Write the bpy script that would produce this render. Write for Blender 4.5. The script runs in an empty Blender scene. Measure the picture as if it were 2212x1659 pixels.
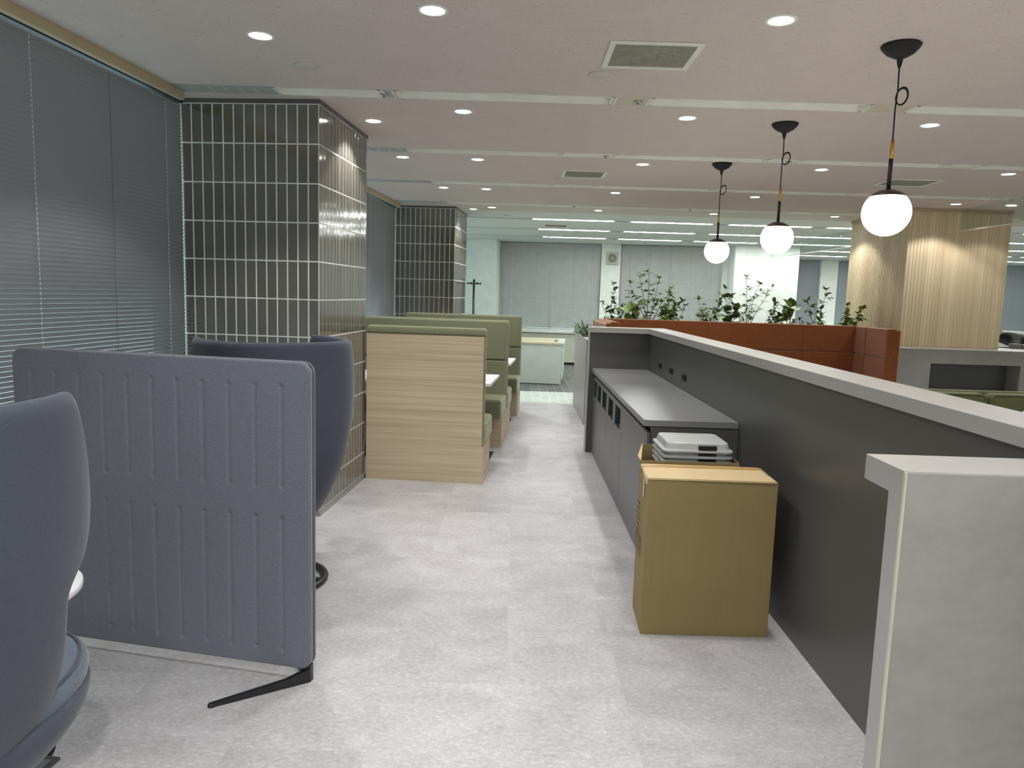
import bpy, bmesh, math, random
from mathutils import Vector, Matrix, noise
R = random.Random(7)
scene = bpy.context.scene
COL = scene.collection
PI = math.pi
# ---------------------------------------------------------------- camera, world, exposure
H = 1.521
F = Vector((-0.08311531, 0.9892174, -0.12058516))
RT = Vector((0.99571808, 0.08734987, 0.03025744))
UP = Vector((-0.04046428, 0.11755397, 0.99224176))
cam_d = bpy.data.cameras.new('camera')
cam_d.sensor_width = 36.0
cam_d.lens = 36.0 * 1598.45 / 2212.0
cam_d.clip_start = 0.02
cam = bpy.data.objects.new('camera', cam_d)
COL.objects.link(cam)
m = Matrix.Identity(4)
for i in range(3):
    m[i][0] = RT[i]; m[i][1] = UP[i]; m[i][2] = -F[i]; m[i][3] = (0, 0, H)[i]
cam.matrix_world = m
scene.camera = cam
scene.view_settings.view_transform = 'Standard'
scene.view_settings.look = 'None'
scene.view_settings.gamma = 1.0
scene.view_settings.use_curve_mapping = False
scene.view_settings.exposure = 0.0
world = bpy.data.worlds.new('world'); scene.world = world
world.use_nodes = True
bg = world.node_tree.nodes['Background']
bg.inputs[0].default_value = (0.66, 0.80, 0.88, 1)
bg.inputs[1].default_value = 2.0
DOWNLIGHT_W = 52.0
LINEAR_E = 43.0
GLOBE_E = 8.0
scene.cycles.max_bounces = 8
scene.cycles.diffuse_bounces = 5
scene.cycles.sample_clamp_indirect = 6.0

# ---------------------------------------------------------------- frames: 'W' window wall, 'B' bar and ceiling grid
T = math.radians(4.562386)
CT, ST = math.cos(T), math.sin(T)
def B2W(u, v, z=0.0): return Vector((u*CT - v*ST, u*ST + v*CT, z))
ORG = {}     # root object name -> origin in its own frame

def props(o, label=None, cat=None, group=None, kind=None):
    if label: o['label'] = label
    if cat: o['category'] = cat
    if group: o['group'] = group
    if kind: o['kind'] = kind
    return o

def root_of(o):
    while o.parent: o = o.parent
    return o

def place(o, org, fr):
    if fr == 'B':
        o.location = B2W(*org); o.rotation_euler = (0, 0, T)
    else:
        o.location = org
    ORG[o.name] = Vector(org)

def thing(name, label, cat, org=(0, 0, 0), fr='W', group=None, kind=None):
    o = bpy.data.objects.new(name, None); COL.objects.link(o)
    o.empty_display_size = 0.1
    place(o, org, fr)
    return props(o, label, cat, group, kind)

class MB:
    """collects shapes into one bmesh"""
    def __init__(s): s.bm = bmesh.new()
    def _merge(s, other):
        me = bpy.data.meshes.new('tmp'); other.to_mesh(me); other.free(); s.bm.from_mesh(me); bpy.data.meshes.remove(me)
    def box(s, x0, x1, y0, y1, z0, z1, bev=0, seg=2, rot=None, mi=0):
        b = bmesh.new(); bmesh.ops.create_cube(b, size=1)
        for v in b.verts:
            v.co = Vector(((x0+x1)/2 + v.co.x*abs(x1-x0), (y0+y1)/2 + v.co.y*abs(y1-y0), (z0+z1)/2 + v.co.z*abs(z1-z0)))
        if bev: bmesh.ops.bevel(b, geom=list(b.edges), offset=bev, segments=seg, profile=0.5, affect='EDGES')
        if rot:
            c = Vector(((x0+x1)/2, (y0+y1)/2, (z0+z1)/2))
            bmesh.ops.rotate(b, verts=b.verts, cent=c, matrix=Matrix.Rotation(rot[0], 3, rot[1]))
        for f in b.faces: f.material_index = mi
        s._merge(b); return s
    def prism(s, pts, lo, hi, axis='z', bev=0):
        """extrude polygon; pts are in the other two axes"""
        b = bmesh.new()
        def mk(p, h):
            return {'z': (p[0], p[1], h), 'y': (p[0], h, p[1]), 'x': (h, p[0], p[1])}[axis]
        a = [b.verts.new(mk(p, lo)) for p in pts]; c = [b.verts.new(mk(p, hi)) for p in pts]
        b.faces.new(a); b.faces.new(list(reversed(c)))
        n = len(pts)
        for i in range(n): b.faces.new([a[i], c[i], c[(i+1) % n], a[(i+1) % n]])
        bmesh.ops.recalc_face_normals(b, faces=b.faces)
        if bev: bmesh.ops.bevel(b, geom=list(b.edges), offset=bev, segments=2, profile=0.5, affect='EDGES')
        s._merge(b); return s
    def tube(s, pts, r, n=10, cap=True):
        b = bmesh.new(); pts = [Vector(p) for p in pts]; rs = r if isinstance(r, (list, tuple)) else [r]*len(pts)
        rings = []; prev = None
        for i, p in enumerate(pts):
            d = (pts[min(i+1, len(pts)-1)] - pts[max(i-1, 0)])
            d = d.normalized() if d.length > 1e-9 else Vector((0, 0, 1))
            if prev is None:
                a = Vector((0, 0, 1)) if abs(d.z) < 0.9 else Vector((1, 0, 0))
                x = d.cross(a).normalized()
            else:
                x = (prev - d*prev.dot(d)).normalized()
            prev = x; y = d.cross(x)
            rings.append([b.verts.new(p + (x*math.cos(2*PI*k/n) + y*math.sin(2*PI*k/n))*rs[i]) for k in range(n)])
        for i in range(len(rings)-1):
            for k in range(n):
                f = b.faces.new([rings[i][k], rings[i][(k+1) % n], rings[i+1][(k+1) % n], rings[i+1][k]]); f.smooth = True
        if cap: b.faces.new(rings[0]); b.faces.new(list(reversed(rings[-1])))
        bmesh.ops.recalc_face_normals(b, faces=b.faces)
        s._merge(b); return s
    def lathe(s, prof, c=(0, 0, 0), n=32, sx=1, sy=1, smooth=True, close=False):
        b = bmesh.new(); rings = []
        for r, z in prof:
            if r < 1e-5: rings.append([b.verts.new((c[0], c[1], c[2]+z))])
            else: rings.append([b.verts.new((c[0]+sx*r*math.cos(2*PI*k/n), c[1]+sy*r*math.sin(2*PI*k/n), c[2]+z)) for k in range(n)])
        for i in range(len(rings)-1):
            a, d = rings[i], rings[i+1]
            for k in range(n):
                k2 = (k+1) % n
                if len(a) == 1 and len(d) == 1: continue
                if len(a) == 1: f = b.faces.new([a[0], d[k2], d[k]])
                elif len(d) == 1: f = b.faces.new([a[k], a[k2], d[0]])
                else: f = b.faces.new([a[k], a[k2], d[k2], d[k]])
                f.smooth = smooth
        if close:
            for k in range(n):
                k2 = (k+1) % n
                f = b.faces.new([rings[-1][k], rings[-1][k2], rings[0][k2], rings[0][k]]); f.smooth = smooth
        else:
            if len(rings[0]) > 1: b.faces.new(list(reversed(rings[0])))
            if len(rings[-1]) > 1: b.faces.new(rings[-1])
        bmesh.ops.recalc_face_normals(b, faces=b.faces)
        s._merge(b); return s
    def loft(s, rings, c=(0, 0), seg=5):
        """rounded rectangle rings: (z, halfx, halfy, r)"""
        b = bmesh.new(); R_ = []
        for z, hx, hy, r in rings:
            ring = []
            for cx, cy, a0 in ((hx-r, hy-r, 0), (-hx+r, hy-r, 90), (-hx+r, -hy+r, 180), (hx-r, -hy+r, 270)):
                for k in range(seg+1):
                    a = math.radians(a0 + 90*k/seg)
                    ring.append(b.verts.new((c[0]+cx+r*math.cos(a), c[1]+cy+r*math.sin(a), z)))
            R_.append(ring)
        n = len(R_[0])
        for i in range(len(R_)-1):
            for k in range(n):
                f = b.faces.new([R_[i][k], R_[i][(k+1) % n], R_[i+1][(k+1) % n], R_[i+1][k]]); f.smooth = False
        b.faces.new(list(reversed(R_[0]))); b.faces.new(R_[-1])
        bmesh.ops.recalc_face_normals(b, faces=b.faces)
        s._merge(b); return s
    def grid(s, P, closed=False, smooth=True):
        b = s.bm
        V = [[b.verts.new(p) for p in row] for row in P]
        for i in range(len(V)-1):
            n = len(V[i])
            for k in range(n if closed else n-1):
                f = b.faces.new([V[i][k], V[i][(k+1) % n], V[i+1][(k+1) % n], V[i+1][k]]); f.smooth = smooth
        return V
    def face(s, pts, mi=0):
        f = s.bm.faces.new([s.bm.verts.new(p) for p in pts]); f.material_index = mi; return f
    def out(s, name, mat, parent=None, org=None, fr='W', smooth=False, **kw):
        if parent is not None:
            rt = root_of(parent); o0 = ORG[rt.name]
        else:
            o0 = Vector(org or (0, 0, 0))
        for v in s.bm.verts: v.co -= o0
        me = bpy.data.meshes.new(name); s.bm.to_mesh(me); s.bm.free()
        for mm in (mat if isinstance(mat, list) else [mat]): me.materials.append(mm)
        if smooth:
            for p in me.polygons: p.use_smooth = True
        o = bpy.data.objects.new(name, me); COL.objects.link(o)
        if parent is not None: o.parent = parent
        else: place(o, o0, fr)
        props(o, **kw)
        return o

def wn(o):
    mm = o.modifiers.new('wn', 'WEIGHTED_NORMAL'); mm.keep_sharp = True
    for p in o.data.polygons: p.use_smooth = True
    return o

# ---------------------------------------------------------------- materials
def newmat(name):
    mt = bpy.data.materials.new(name); mt.use_nodes = True
    nt = mt.node_tree; return mt, nt, nt.nodes['Principled BSDF']
def S(c):    # sRGB 0-255 -> linear
    out = []
    for x in c:
        x = x/255.0
        out.append(x/12.92 if x <= 0.04045 else ((x+0.055)/1.055)**2.4)
    return (*out, 1)
def coords(nt, scale=(1, 1, 1), kind='Object', rot=(0, 0, 0)):
    tc = nt.nodes.new('ShaderNodeTexCoord'); mp = nt.nodes.new('ShaderNodeMapping')
    mp.inputs['Scale'].default_value = scale; mp.inputs['Rotation'].default_value = rot
    nt.links.new(tc.outputs[kind], mp.inputs[0]); return mp.outputs[0]
def noise_n(nt, vec, scale, detail=3, rough=0.5, dist=0):
    n = nt.nodes.new('ShaderNodeTexNoise'); nt.links.new(vec, n.inputs['Vector'])
    n.inputs['Scale'].default_value = scale; n.inputs['Detail'].default_value = detail
    n.inputs['Roughness'].default_value = rough; n.inputs['Distortion'].default_value = dist
    return n.outputs['Fac']
def ramp(nt, fac, stops):
    r = nt.nodes.new('ShaderNodeValToRGB'); nt.links.new(fac, r.inputs[0])
    el = r.color_ramp.elements
    while len(el) < len(stops): el.new(0.5)
    for e, (p, c) in zip(el, stops): e.position = p; e.color = c
    return r.outputs[0]
def bump(nt, p, h, strength=0.3, dist=0.002):
    b = nt.nodes.new('ShaderNodeBump'); b.inputs['Strength'].default_value = strength; b.inputs['Distance'].default_value = dist
    nt.links.new(h, b.inputs['Height']); nt.links.new(b.outputs[0], p.inputs['Normal'])
def mixc(nt, fac, a, b, mode='MIX'):
    n = nt.nodes.new('ShaderNodeMix'); n.data_type = 'RGBA'; n.blend_type = mode
    for sock, val in ((n.inputs[0], fac), (n.inputs[6], a), (n.inputs[7], b)):
        if hasattr(val, 'links') or hasattr(val, 'is_linked'): nt.links.new(val, sock)
        else: sock.default_value = val
    return n.outputs[2]
def plain(name, c, rough=0.5, metal=0, spec=0.5, nscale=0, namt=0.06, bmp=0):
    mt, nt, p = newmat(name)
    p.inputs['Base Color'].default_value = c; p.inputs['Roughness'].default_value = rough
    p.inputs['Metallic'].default_value = metal; p.inputs['Specular IOR Level'].default_value = spec
    v = coords(nt)
    f = noise_n(nt, v, nscale or 6, 4)
    a = tuple(max(0, x*(1-namt)) for x in c[:3]) + (1,); b = tuple(min(1, x*(1+namt)) for x in c[:3]) + (1,)
    nt.links.new(ramp(nt, f, [(0.3, a), (0.7, b)]), p.inputs['Base Color'])
    if bmp: bump(nt, p, noise_n(nt, v, bmp, 2), 0.25, 0.001)
    return mt
def emit(name, c, e):
    mt, nt, p = newmat(name)
    p.inputs['Base Color'].default_value = (0.8, 0.8, 0.8, 1)
    p.inputs['Emission Color'].default_value = c; p.inputs['Emission Strength'].default_value = e
    return mt
def mathn(nt, op, a, b=None):
    n = nt.nodes.new('ShaderNodeMath'); n.operation = op
    for s_, v in ((n.inputs[0], a), (n.inputs[1], b)):
        if v is None: continue
        if hasattr(v, 'is_linked'): nt.links.new(v, s_)
        else: s_.default_value = v
    return n.outputs[0]

def mat_floor():
    mt, nt, p = newmat('vinyl stone floor')
    tc = nt.nodes.new('ShaderNodeTexCoord')
    # tile id on a half-metre grid
    sc = nt.nodes.new('ShaderNodeVectorMath'); sc.operation = 'SCALE'; sc.inputs['Scale'].default_value = 1/0.457
    nt.links.new(tc.outputs['Object'], sc.inputs[0])
    fl = nt.nodes.new('ShaderNodeVectorMath'); fl.operation = 'FLOOR'; nt.links.new(sc.outputs[0], fl.inputs[0])
    wnz = nt.nodes.new('ShaderNodeTexWhiteNoise'); wnz.noise_dimensions = '3D'; nt.links.new(fl.outputs[0], wnz.inputs[0])
    off = nt.nodes.new('ShaderNodeVectorMath'); off.operation = 'MULTIPLY_ADD'
    nt.links.new(wnz.outputs['Color'], off.inputs[0]); off.inputs[1].default_value = (9, 9, 0); nt.links.new(tc.outputs['Object'], off.inputs[2])
    mp = nt.nodes.new('ShaderNodeMapping'); mp.inputs['Scale'].default_value = (1.0, 1.5, 1); nt.links.new(off.outputs[0], mp.inputs[0])
    n1 = noise_n(nt, mp.outputs[0], 3.2, 8, 0.68, 0.6); n2 = noise_n(nt, mp.outputs[0], 46, 6, 0.78, 0.5)
    c1 = ramp(nt, n1, [(0.28, S((160, 157, 157))), (0.5, S((188, 186, 188))), (0.72, S((211, 211, 217)))])
    c2 = ramp(nt, n2, [(0.34, S((146, 142, 142))), (0.52, S((190, 188, 190))), (0.66, S((230, 231, 238)))])
    c = mixc(nt, 0.45, c1, c2)
    per = ramp(nt, wnz.outputs['Value'], [(0.0, (0.90, 0.90, 0.90, 1)), (1.0, (1.0, 1.0, 1.0, 1))])
    c = mixc(nt, 1.0, c, per, 'MULTIPLY')
    nt.links.new(c, p.inputs['Base Color'])
    p.inputs['Roughness'].default_value = 0.42
    bump(nt, p, n2, 0.12, 0.001)
    return mt
def mat_carpet(name, c0, c1, c2):
    mt, nt, p = newmat(name)
    v = coords(nt, (1, 1, 1), rot=(0, 0, PI/2))
    br = nt.nodes.new('ShaderNodeTexBrick'); nt.links.new(v, br.inputs['Vector'])
    br.inputs['Scale'].default_value = 1.0; br.inputs['Brick Width'].default_value = 0.36; br.inputs['Row Height'].default_value = 0.13
    br.inputs['Mortar Size'].default_value = 0.008; br.inputs['Color1'].default_value = c0; br.inputs['Color2'].default_value = c1
    br.inputs['Mortar'].default_value = c2
    f = noise_n(nt, coords(nt), 60, 3)
    c = mixc(nt, ramp(nt, f, [(0.3, (0, 0, 0, 1)), (0.7, (0.5, 0.5, 0.5, 1))]), br.outputs['Color'], c1)
    nt.links.new(c, p.inputs['Base Color']); p.inputs['Roughness'].default_value = 0.95
    bump(nt, p, noise_n(nt, coords(nt), 300, 2), 0.4, 0.003)
    return mt
def mat_ceiling(name, c):
    mt, nt, p = newmat(name)
    v = coords(nt, (1, 2.2, 1), rot=(0, 0, 0.5))
    n = noise_n(nt, v, 60, 2, 0.55, 1.6)
    n2 = noise_n(nt, coords(nt), 5, 3)
    fleck = ramp(nt, n, [(0.315, (1, 1, 1, 1)), (0.36, (0, 0, 0, 1))])
    d = tuple(x*0.5 for x in c[:3]) + (1,)
    base = ramp(nt, n2, [(0.3, tuple(x*0.96 for x in c[:3])+(1,)), (0.7, c)])
    nt.links.new(mixc(nt, fleck, base, d), p.inputs['Base Color'])
    p.inputs['Roughness'].default_value = 0.9
    bump(nt, p, noise_n(nt, v, 60, 3), 0.25, 0.002)
    return mt
def mat_wood(name, ca, cb, cc, scale=(1.1, 1.1, 42), rough=0.5, dist=0.6, det=5):
    mt, nt, p = newmat(name)
    v = coords(nt, scale)
    n1 = noise_n(nt, v, 1.0, det, 0.6, dist)
    v2 = coords(nt, tuple(s*0.28 for s in scale)); n2 = noise_n(nt, v2, 1.0, min(3, det), 0.5, dist)
    c1 = ramp(nt, n1, [(0.3, ca), (0.55, cb), (0.72, cc)])
    c2 = ramp(nt, n2, [(0.35, ca), (0.65, cc)])
    nt.links.new(mixc(nt, 0.4, c1, c2), p.inputs['Base Color']); p.inputs['Roughness'].default_value = rough
    return mt
def mat_concrete(name, c, rough=0.4, amt=0.12):
    mt, nt, p = newmat(name)
    v = coords(nt, (1, 1, 1.4))
    n1 = noise_n(nt, v, 5, 6, 0.65, 0.3); n2 = noise_n(nt, v, 28, 4, 0.6)
    k = lambda s: tuple(min(1, x*s) for x in c[:3]) + (1,)
    a = ramp(nt, n1, [(0.32, k(1-amt)), (0.68, k(1+amt))]); b = ramp(nt, n2, [(0.35, k(1-amt*0.7)), (0.65, k(1+amt*0.7))])
    nt.links.new(mixc(nt, 0.35, a, b), p.inputs['Base Color']); p.inputs['Roughness'].default_value = rough
    return mt
def mat_fabric(name, c, c2, scale=700, rough=0.95, sheen=0.3, twill=False, mottled=0.0, tint=(1, 1, 1, 1)):
    mt, nt, p = newmat(name)
    if twill:
        v = coords(nt); w = nt.nodes.new('ShaderNodeTexWave'); nt.links.new(v, w.inputs['Vector'])
        w.wave_type = 'BANDS'; w.bands_direction = 'DIAGONAL'; w.inputs['Scale'].default_value = 95; w.inputs['Distortion'].default_value = 0.6
        w.inputs['Detail'].default_value = 1
        h = w.outputs['Fac']
    else:
        h = noise_n(nt, coords(nt, (1, 1, 1.6)), scale*0.35, 2, 0.6)
    f = noise_n(nt, coords(nt, (0.7, 0.7, 1.3)), scale*0.5, 3, 0.7)
    col = ramp(nt, f, [(0.36, c), (0.62, c2)])
    if mottled:
        g = noise_n(nt, coords(nt), 14, 4, 0.7, 0.5)
        col = mixc(nt, ramp(nt, g, [(0.35, (0, 0, 0, 1)), (0.7, (mottled,)*3 + (1,))]), col, tuple(x*0.55 for x in c[:3]) + (1,))
    nt.links.new(col, p.inputs['Base Color'])
    p.inputs['Roughness'].default_value = rough; p.inputs['Sheen Weight'].default_value = sheen
    p.inputs['Sheen Roughness'].default_value = 0.4; p.inputs['Sheen Tint'].default_value = tint; p.inputs['Specular IOR Level'].default_value = 0.2
    bump(nt, p, h, 0.25, 0.001)
    return mt
def mat_card(name, c):
    mt, nt, p = newmat(name)
    v = coords(nt, (120, 120, 1.2)); n = noise_n(nt, v, 1.0, 3, 0.6)
    n2 = noise_n(nt, coords(nt), 9, 4, 0.6)
    k = lambda s: tuple(min(1, x*s) for x in c[:3]) + (1,)
    a = ramp(nt, n, [(0.3, k(0.93)), (0.7, k(1.05))]); b = ramp(nt, n2, [(0.22, k(0.78)), (0.4, k(1.0))])
    nt.links.new(mixc(nt, 0.4, a, b), p.inputs['Base Color']); p.inputs['Roughness'].default_value = 0.75
    bump(nt, p, n, 0.15, 0.001)
    return mt
def mat_glass(name, tint=(0.9, 0.96, 0.94, 1), gloss=0.06):
    mt = bpy.data.materials.new(name); mt.use_nodes = True; nt = mt.node_tree
    for n in list(nt.nodes): nt.nodes.remove(n)
    o = nt.nodes.new('ShaderNodeOutputMaterial'); t = nt.nodes.new('ShaderNodeBsdfTransparent'); t.inputs[0].default_value = tint
    g = nt.nodes.new('ShaderNodeBsdfGlossy'); g.inputs['Roughness'].default_value = 0.02; g.inputs[0].default_value = (1, 1, 1, 1)
    mx = nt.nodes.new('ShaderNodeMixShader'); mx.inputs[0].default_value = gloss
    nt.links.new(t.outputs[0], mx.inputs[1]); nt.links.new(g.outputs[0], mx.inputs[2]); nt.links.new(mx.outputs[0], o.inputs[0])
    return mt
def mat_tile():
    mt, nt, p = newmat('olive glazed tile')
    tc = nt.nodes.new('ShaderNodeTexCoord')
    geo = nt.nodes.new('ShaderNodeNewGeometry')
    c = ramp(nt, geo.outputs['Random Per Island'], [(0.0, S((88, 86, 75))), (1.0, S((99, 96, 84)))])
    nt.links.new(c, p.inputs['Base Color']); p.inputs['Roughness'].default_value = 0.09
    p.inputs['IOR'].default_value = 2.4
    bump(nt, p, noise_n(nt, coords(nt, (1, 1, 0.5)), 22, 2), 0.10, 0.004)
    return mt
def mat_leaf(name, a, b):
    mt, nt, p = newmat(name)
    geo = nt.nodes.new('ShaderNodeNewGeometry')
    nt.links.new(ramp(nt, geo.outputs['Random Per Island'], [(0, a), (0.75, b), (1, tuple(min(1, x*1.9) for x in b[:3])+(1,))]), p.inputs['Base Color'])
    p.inputs['Roughness'].default_value = 0.45
    return mt

M = dict(
    floor=mat_floor(),
    carpet=mat_carpet('dark plank carpet', S((84, 88, 86)), S((106, 110, 107)), S((128, 134, 129))),
    carpet_pale=mat_carpet('pale plank carpet', S((176, 188, 182)), S((190, 200, 193)), S((202, 211, 205))),
    ceiling=mat_ceiling('mineral fibre ceiling', S((217, 206, 198))),
    ceiling2=mat_ceiling('office ceiling', S((226, 228, 222))),
    strip=plain('white painted steel', S((236, 236, 226)), 0.4),
    grille=plain('pale grey grille', S((170, 180, 176)), 0.5),
    grille_bar=plain('grille bar', S((215, 218, 210)), 0.5),
    plate_warm=plain('cream cover plate', S((208, 200, 178)), 0.55),
    white=plain('white wall paint', S((222, 228, 222)), 0.7, bmp=90),
    wallgrey=plain('beige parapet paint', S((196, 200, 182)), 0.7),
    cream=plain('cream aluminium trim', S((196, 180, 146)), 0.4),
    tile=mat_tile(), grout=plain('white grout', S((240, 241, 236)), 0.8, bmp=200),
    cap=plain('grey metal trim', S((112, 110, 108)), 0.35, 0.6),
    steel=plain('brushed steel', S((176, 176, 172)), 0.3, 0.9),
    slat=plain('grey blind slat', S((152, 158, 163)), 0.36, 0.1, nscale=0.8, namt=0.06),
    slat_far=plain('pale blind slat', S((184, 185, 182)), 0.4, 0.05),
    cord=plain('pale cord and hole light', S((225, 232, 232)), 0.6), darkcord=plain('grey cord', S((90, 98, 98)), 0.6),
    head=plain('dark blind headrail', S((52, 60, 62)), 0.5),
    alu=plain('window aluminium', S((120, 124, 124)), 0.35, 0.8),
    glass=mat_glass('clear glass'), smoke=mat_glass('smoke screen glass', (0.89, 0.94, 0.92, 1), 0.06),
    oak=mat_wood('pale oak laminate', S((172, 153, 125)), S((200, 183, 155)), S((214, 199, 173)), (1.0, 1.0, 75)),
    oak_edge=plain('oak edge', S((190, 168, 134)), 0.55),
    rib=mat_wood('ribbed ash wood', S((196, 176, 142)), S((212, 194, 160)), S((222, 206, 174)), (14, 14, 0.10), 0.5, 0.0, 1),
    green=mat_fabric('sage green fabric', S((114, 119, 94)), S((134, 138, 112)), 600, sheen=0.6, tint=(0.92, 0.95, 0.75, 1)),
    greenvelvet=mat_fabric('olive velvet', S((84, 88, 56)), S((104, 106, 72)), 500, sheen=0.4, mottled=0.4),
    orange=mat_fabric('rust suede', S((122, 68, 36)), S((142, 86, 52)), 400, sheen=0.9, mottled=0.3, tint=(1.0, 0.78, 0.64, 1)),
    felt=mat_fabric('grey felt', S((88, 93, 102)), S((122, 127, 137)), 1000, sheen=0.35),
    navy=mat_fabric('slate blue twill', S((64, 69, 80)), S((80, 86, 97)), 900, sheen=0.3, tint=(0.85, 0.9, 0.95, 1), twill=True),
    seatfab=mat_fabric('blue grey seat fabric', S((84, 94, 108)), S((104, 114, 128)), 900, sheen=0.35),
    black=plain('black powder coat', S((24, 26, 30)), 0.35), blackmat=plain('matt black', S((16, 15, 15)), 0.6),
    darkcap=plain('dark bronze metal', S((58, 48, 42)), 0.35, 0.7),
    brass=plain('brushed brass', S((205, 165, 72)), 0.3, 1.0),
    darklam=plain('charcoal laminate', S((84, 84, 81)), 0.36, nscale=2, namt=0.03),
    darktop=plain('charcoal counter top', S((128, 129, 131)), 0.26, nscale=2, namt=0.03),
    doorlam=plain('graphite cabinet door', S((100, 100, 100)), 0.35, nscale=2, namt=0.03),
    void_shade=plain('dark interior', S((22, 28, 38)), 0.6),
    conc=mat_concrete('pale stone laminate', S((168, 167, 164)), 0.38, 0.07),
    conc2=mat_concrete('grey stone laminate', S((158, 158, 152)), 0.45, 0.13),
    edge=plain('pale edging', S((200, 202, 180)), 0.5),
    planter=mat_concrete('planter laminate', S((168, 167, 164)), 0.4, 0.05),
    card=mat_card('brown cardboard', S((144, 125, 84))), card_lit=mat_card('top-lit cardboard', S((200, 178, 136))),  # flaps use a paler copy of the cardboard, light from above in its colour
    tape=plain('packing tape', S((186, 148, 84)), 0.3), tapeclear=plain('clear tape', S((205, 205, 205)), 0.25),
    ink=plain('dark print', S((96, 80, 62)), 0.8), inkred=plain('red print', S((170, 70, 50)), 0.8),
    bin=plain('grey plastic', S((172, 176, 176)), 0.38), socket=plain('black socket', S((14, 14, 14)), 0.4),
    tabletop=plain('white table laminate', S((232, 232, 238)), 0.35), tableedge=plain('grey table edge', S((190, 190, 194)), 0.4),
    desk=plain('pale green white steel', S((206, 216, 208)), 0.45), deskwood=mat_wood('desk oak', S((200, 192, 160)), S((214, 206, 176)), S((222, 214, 188)), (1, 8, 8)),
    soil=plain('dark soil', S((52, 44, 36)), 0.95), stem=plain('plant stem', S((86, 82, 60)), 0.7),
    leafA=mat_leaf('green leaf', S((70, 98, 42)), S((124, 148, 70))), leafB=mat_leaf('dark leaf', S((52, 80, 46)), S((96, 124, 66))),
    leafC=mat_leaf('bluish leaf', S((56, 92, 70)), S((120, 150, 120))), leafD=mat_leaf('dry leaf', S((150, 140, 96)), S((190, 182, 140))),
    skin=plain('skin', S((205, 170, 150)), 0.5), jacket=plain('black jacket', S((18, 20, 26)), 0.8, bmp=60),
    trousers=plain('dark trousers', S((26, 27, 32)), 0.8), hair=plain('black hair', S((20, 17, 16)), 0.6), red=plain('red cloth', S((120, 30, 26)), 0.8),
    device=plain('grey device', S((120, 120, 118)), 0.45), baseblack=plain('black skirting', S((22, 24, 26)), 0.5),
    speaker=plain('beige speaker', S((176, 178, 160)), 0.6), speakerg=plain('beige speaker grille', S((150, 152, 138)), 0.7),
    disc=plain('ceiling disc', S((206, 202, 190)), 0.6), filt=plain('vent filter mesh', S((166, 164, 150)), 0.8, nscale=6, namt=0.12),
    lamp=emit('downlight diffuser', (1.0, 0.97, 0.90, 1), 14.0),
    linear=emit('lit linear diffuser', (0.975, 1.0, 0.965, 1), LINEAR_E),
    globe=emit('opal glass globe', (1.0, 0.87, 0.64, 1), GLOBE_E),
    outlet=plain('floor outlet steel', S((92, 96, 94)), 0.4, 0.6),
)

# ---------------------------------------------------------------- floor, ceiling, walls
struct = dict(kind='structure')
b = MB(); b.prism([(-3.4, -4.5), (14.5, -4.5), (14.5, 10.43), (-3.4, 10.43)], -0.06, 0.0); b.out('floor', M['floor'], fr='B', **struct)
b = MB(); b.prism([(-3.4, 10.43), (14.5, 10.43), (14.5, 11.65), (-3.4, 11.65)], -0.06, 0.0); b.out('floor', M['carpet_pale'], fr='B', **struct)
b = MB(); b.prism([(-3.4, 11.65), (14.5, 11.65), (14.5, 24), (-3.4, 24)], -0.06, 0.0); b.out('floor', M['carpet'], fr='B', **struct)

STR = [(-2.45, 0), (-0.68, 0), (1.09, 0), (2.87, 0), (4.65, 0), (6.43, 0), (8.22, 0), (10.03, 0)]
FAR = [11.83, 13.60, 15.36, 17.10, 18.86]
HW = 0.088
CZ = 2.70
def ceil_slabs(name, vs, v0, v1, mt):
    b = MB(); a = v0
    for v in vs:
        b.prism([(-3.6, a), (15, a), (15, v-HW), (-3.6, v-HW)], CZ, CZ+0.1); a = v+HW
    b.prism([(-3.6, a), (15, a), (15, v1), (-3.6, v1)], CZ, CZ+0.1)
    b.prism([(-3.6, v0), (15, v0), (15, v1), (-3.6, v1)], CZ+0.1, CZ+0.16)
    b.out(name, mt, fr='B', **struct)
ceil_slabs('ceiling', [v for v, _ in STR], -4.5, 10.85, M['ceiling'])
ceil_slabs('ceiling', FAR, 10.85, 24, M['ceiling2'])

def wall(name, boxes, mt):
    b = MB()
    for q in boxes: b.box(*q)
    return b.out(name, mt, **struct)
XW = -2.66
wall('wall_left', [(XW-0.14, XW, -4, 17.2, 0, 0.74), (XW-0.14, XW, -4, 17.2, 2.69, 2.85), (XW-0.14, XW, 4.70, 5.79, 0.74, 2.69),
                   (XW-0.14, XW, 10.34, 11.44, 0.74, 2.69), (XW-0.14, XW, 16.2, 17.2, 0.74, 2.69), (XW-0.14, XW, -4, -3.0, 0.74, 2.69)], M['white'])
wall('wall_front', [(XW-0.14, 4.66, 17.05, 17.2, 0, 0.72), (XW-0.14, 4.66, 17.05, 17.2, 2.68, 2.85), (0.50, 0.94, 17.05, 17.2, 0.72, 2.68),
                    (3.19, 4.66, 17.05, 17.2, 0.72, 2.68), (XW-0.14, -1.75, 17.05, 17.2, 0.72, 2.68)], M['white'])
wall('wall_front', [(4.5, 13.4, 21.15, 21.3, 0, 0.93), (4.5, 13.4, 21.15, 21.3, 2.69, 2.85), (4.5, 5.1, 21.15, 21.3, 0.93, 2.69), (6.56, 7.03, 21.15, 21.3, 0.93, 2.69),
                    (9.5, 9.9, 21.15, 21.3, 0.93, 2.69), (12.9, 13.4, 21.15, 21.3, 0.93, 2.69), (4.5, 4.65, 17.2, 21.15, 0, 2.85)], M['white'])
wall('wall_right', [(13.25, 13.4, -4, 21.15, 0, 2.85)], M['white'])
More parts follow.
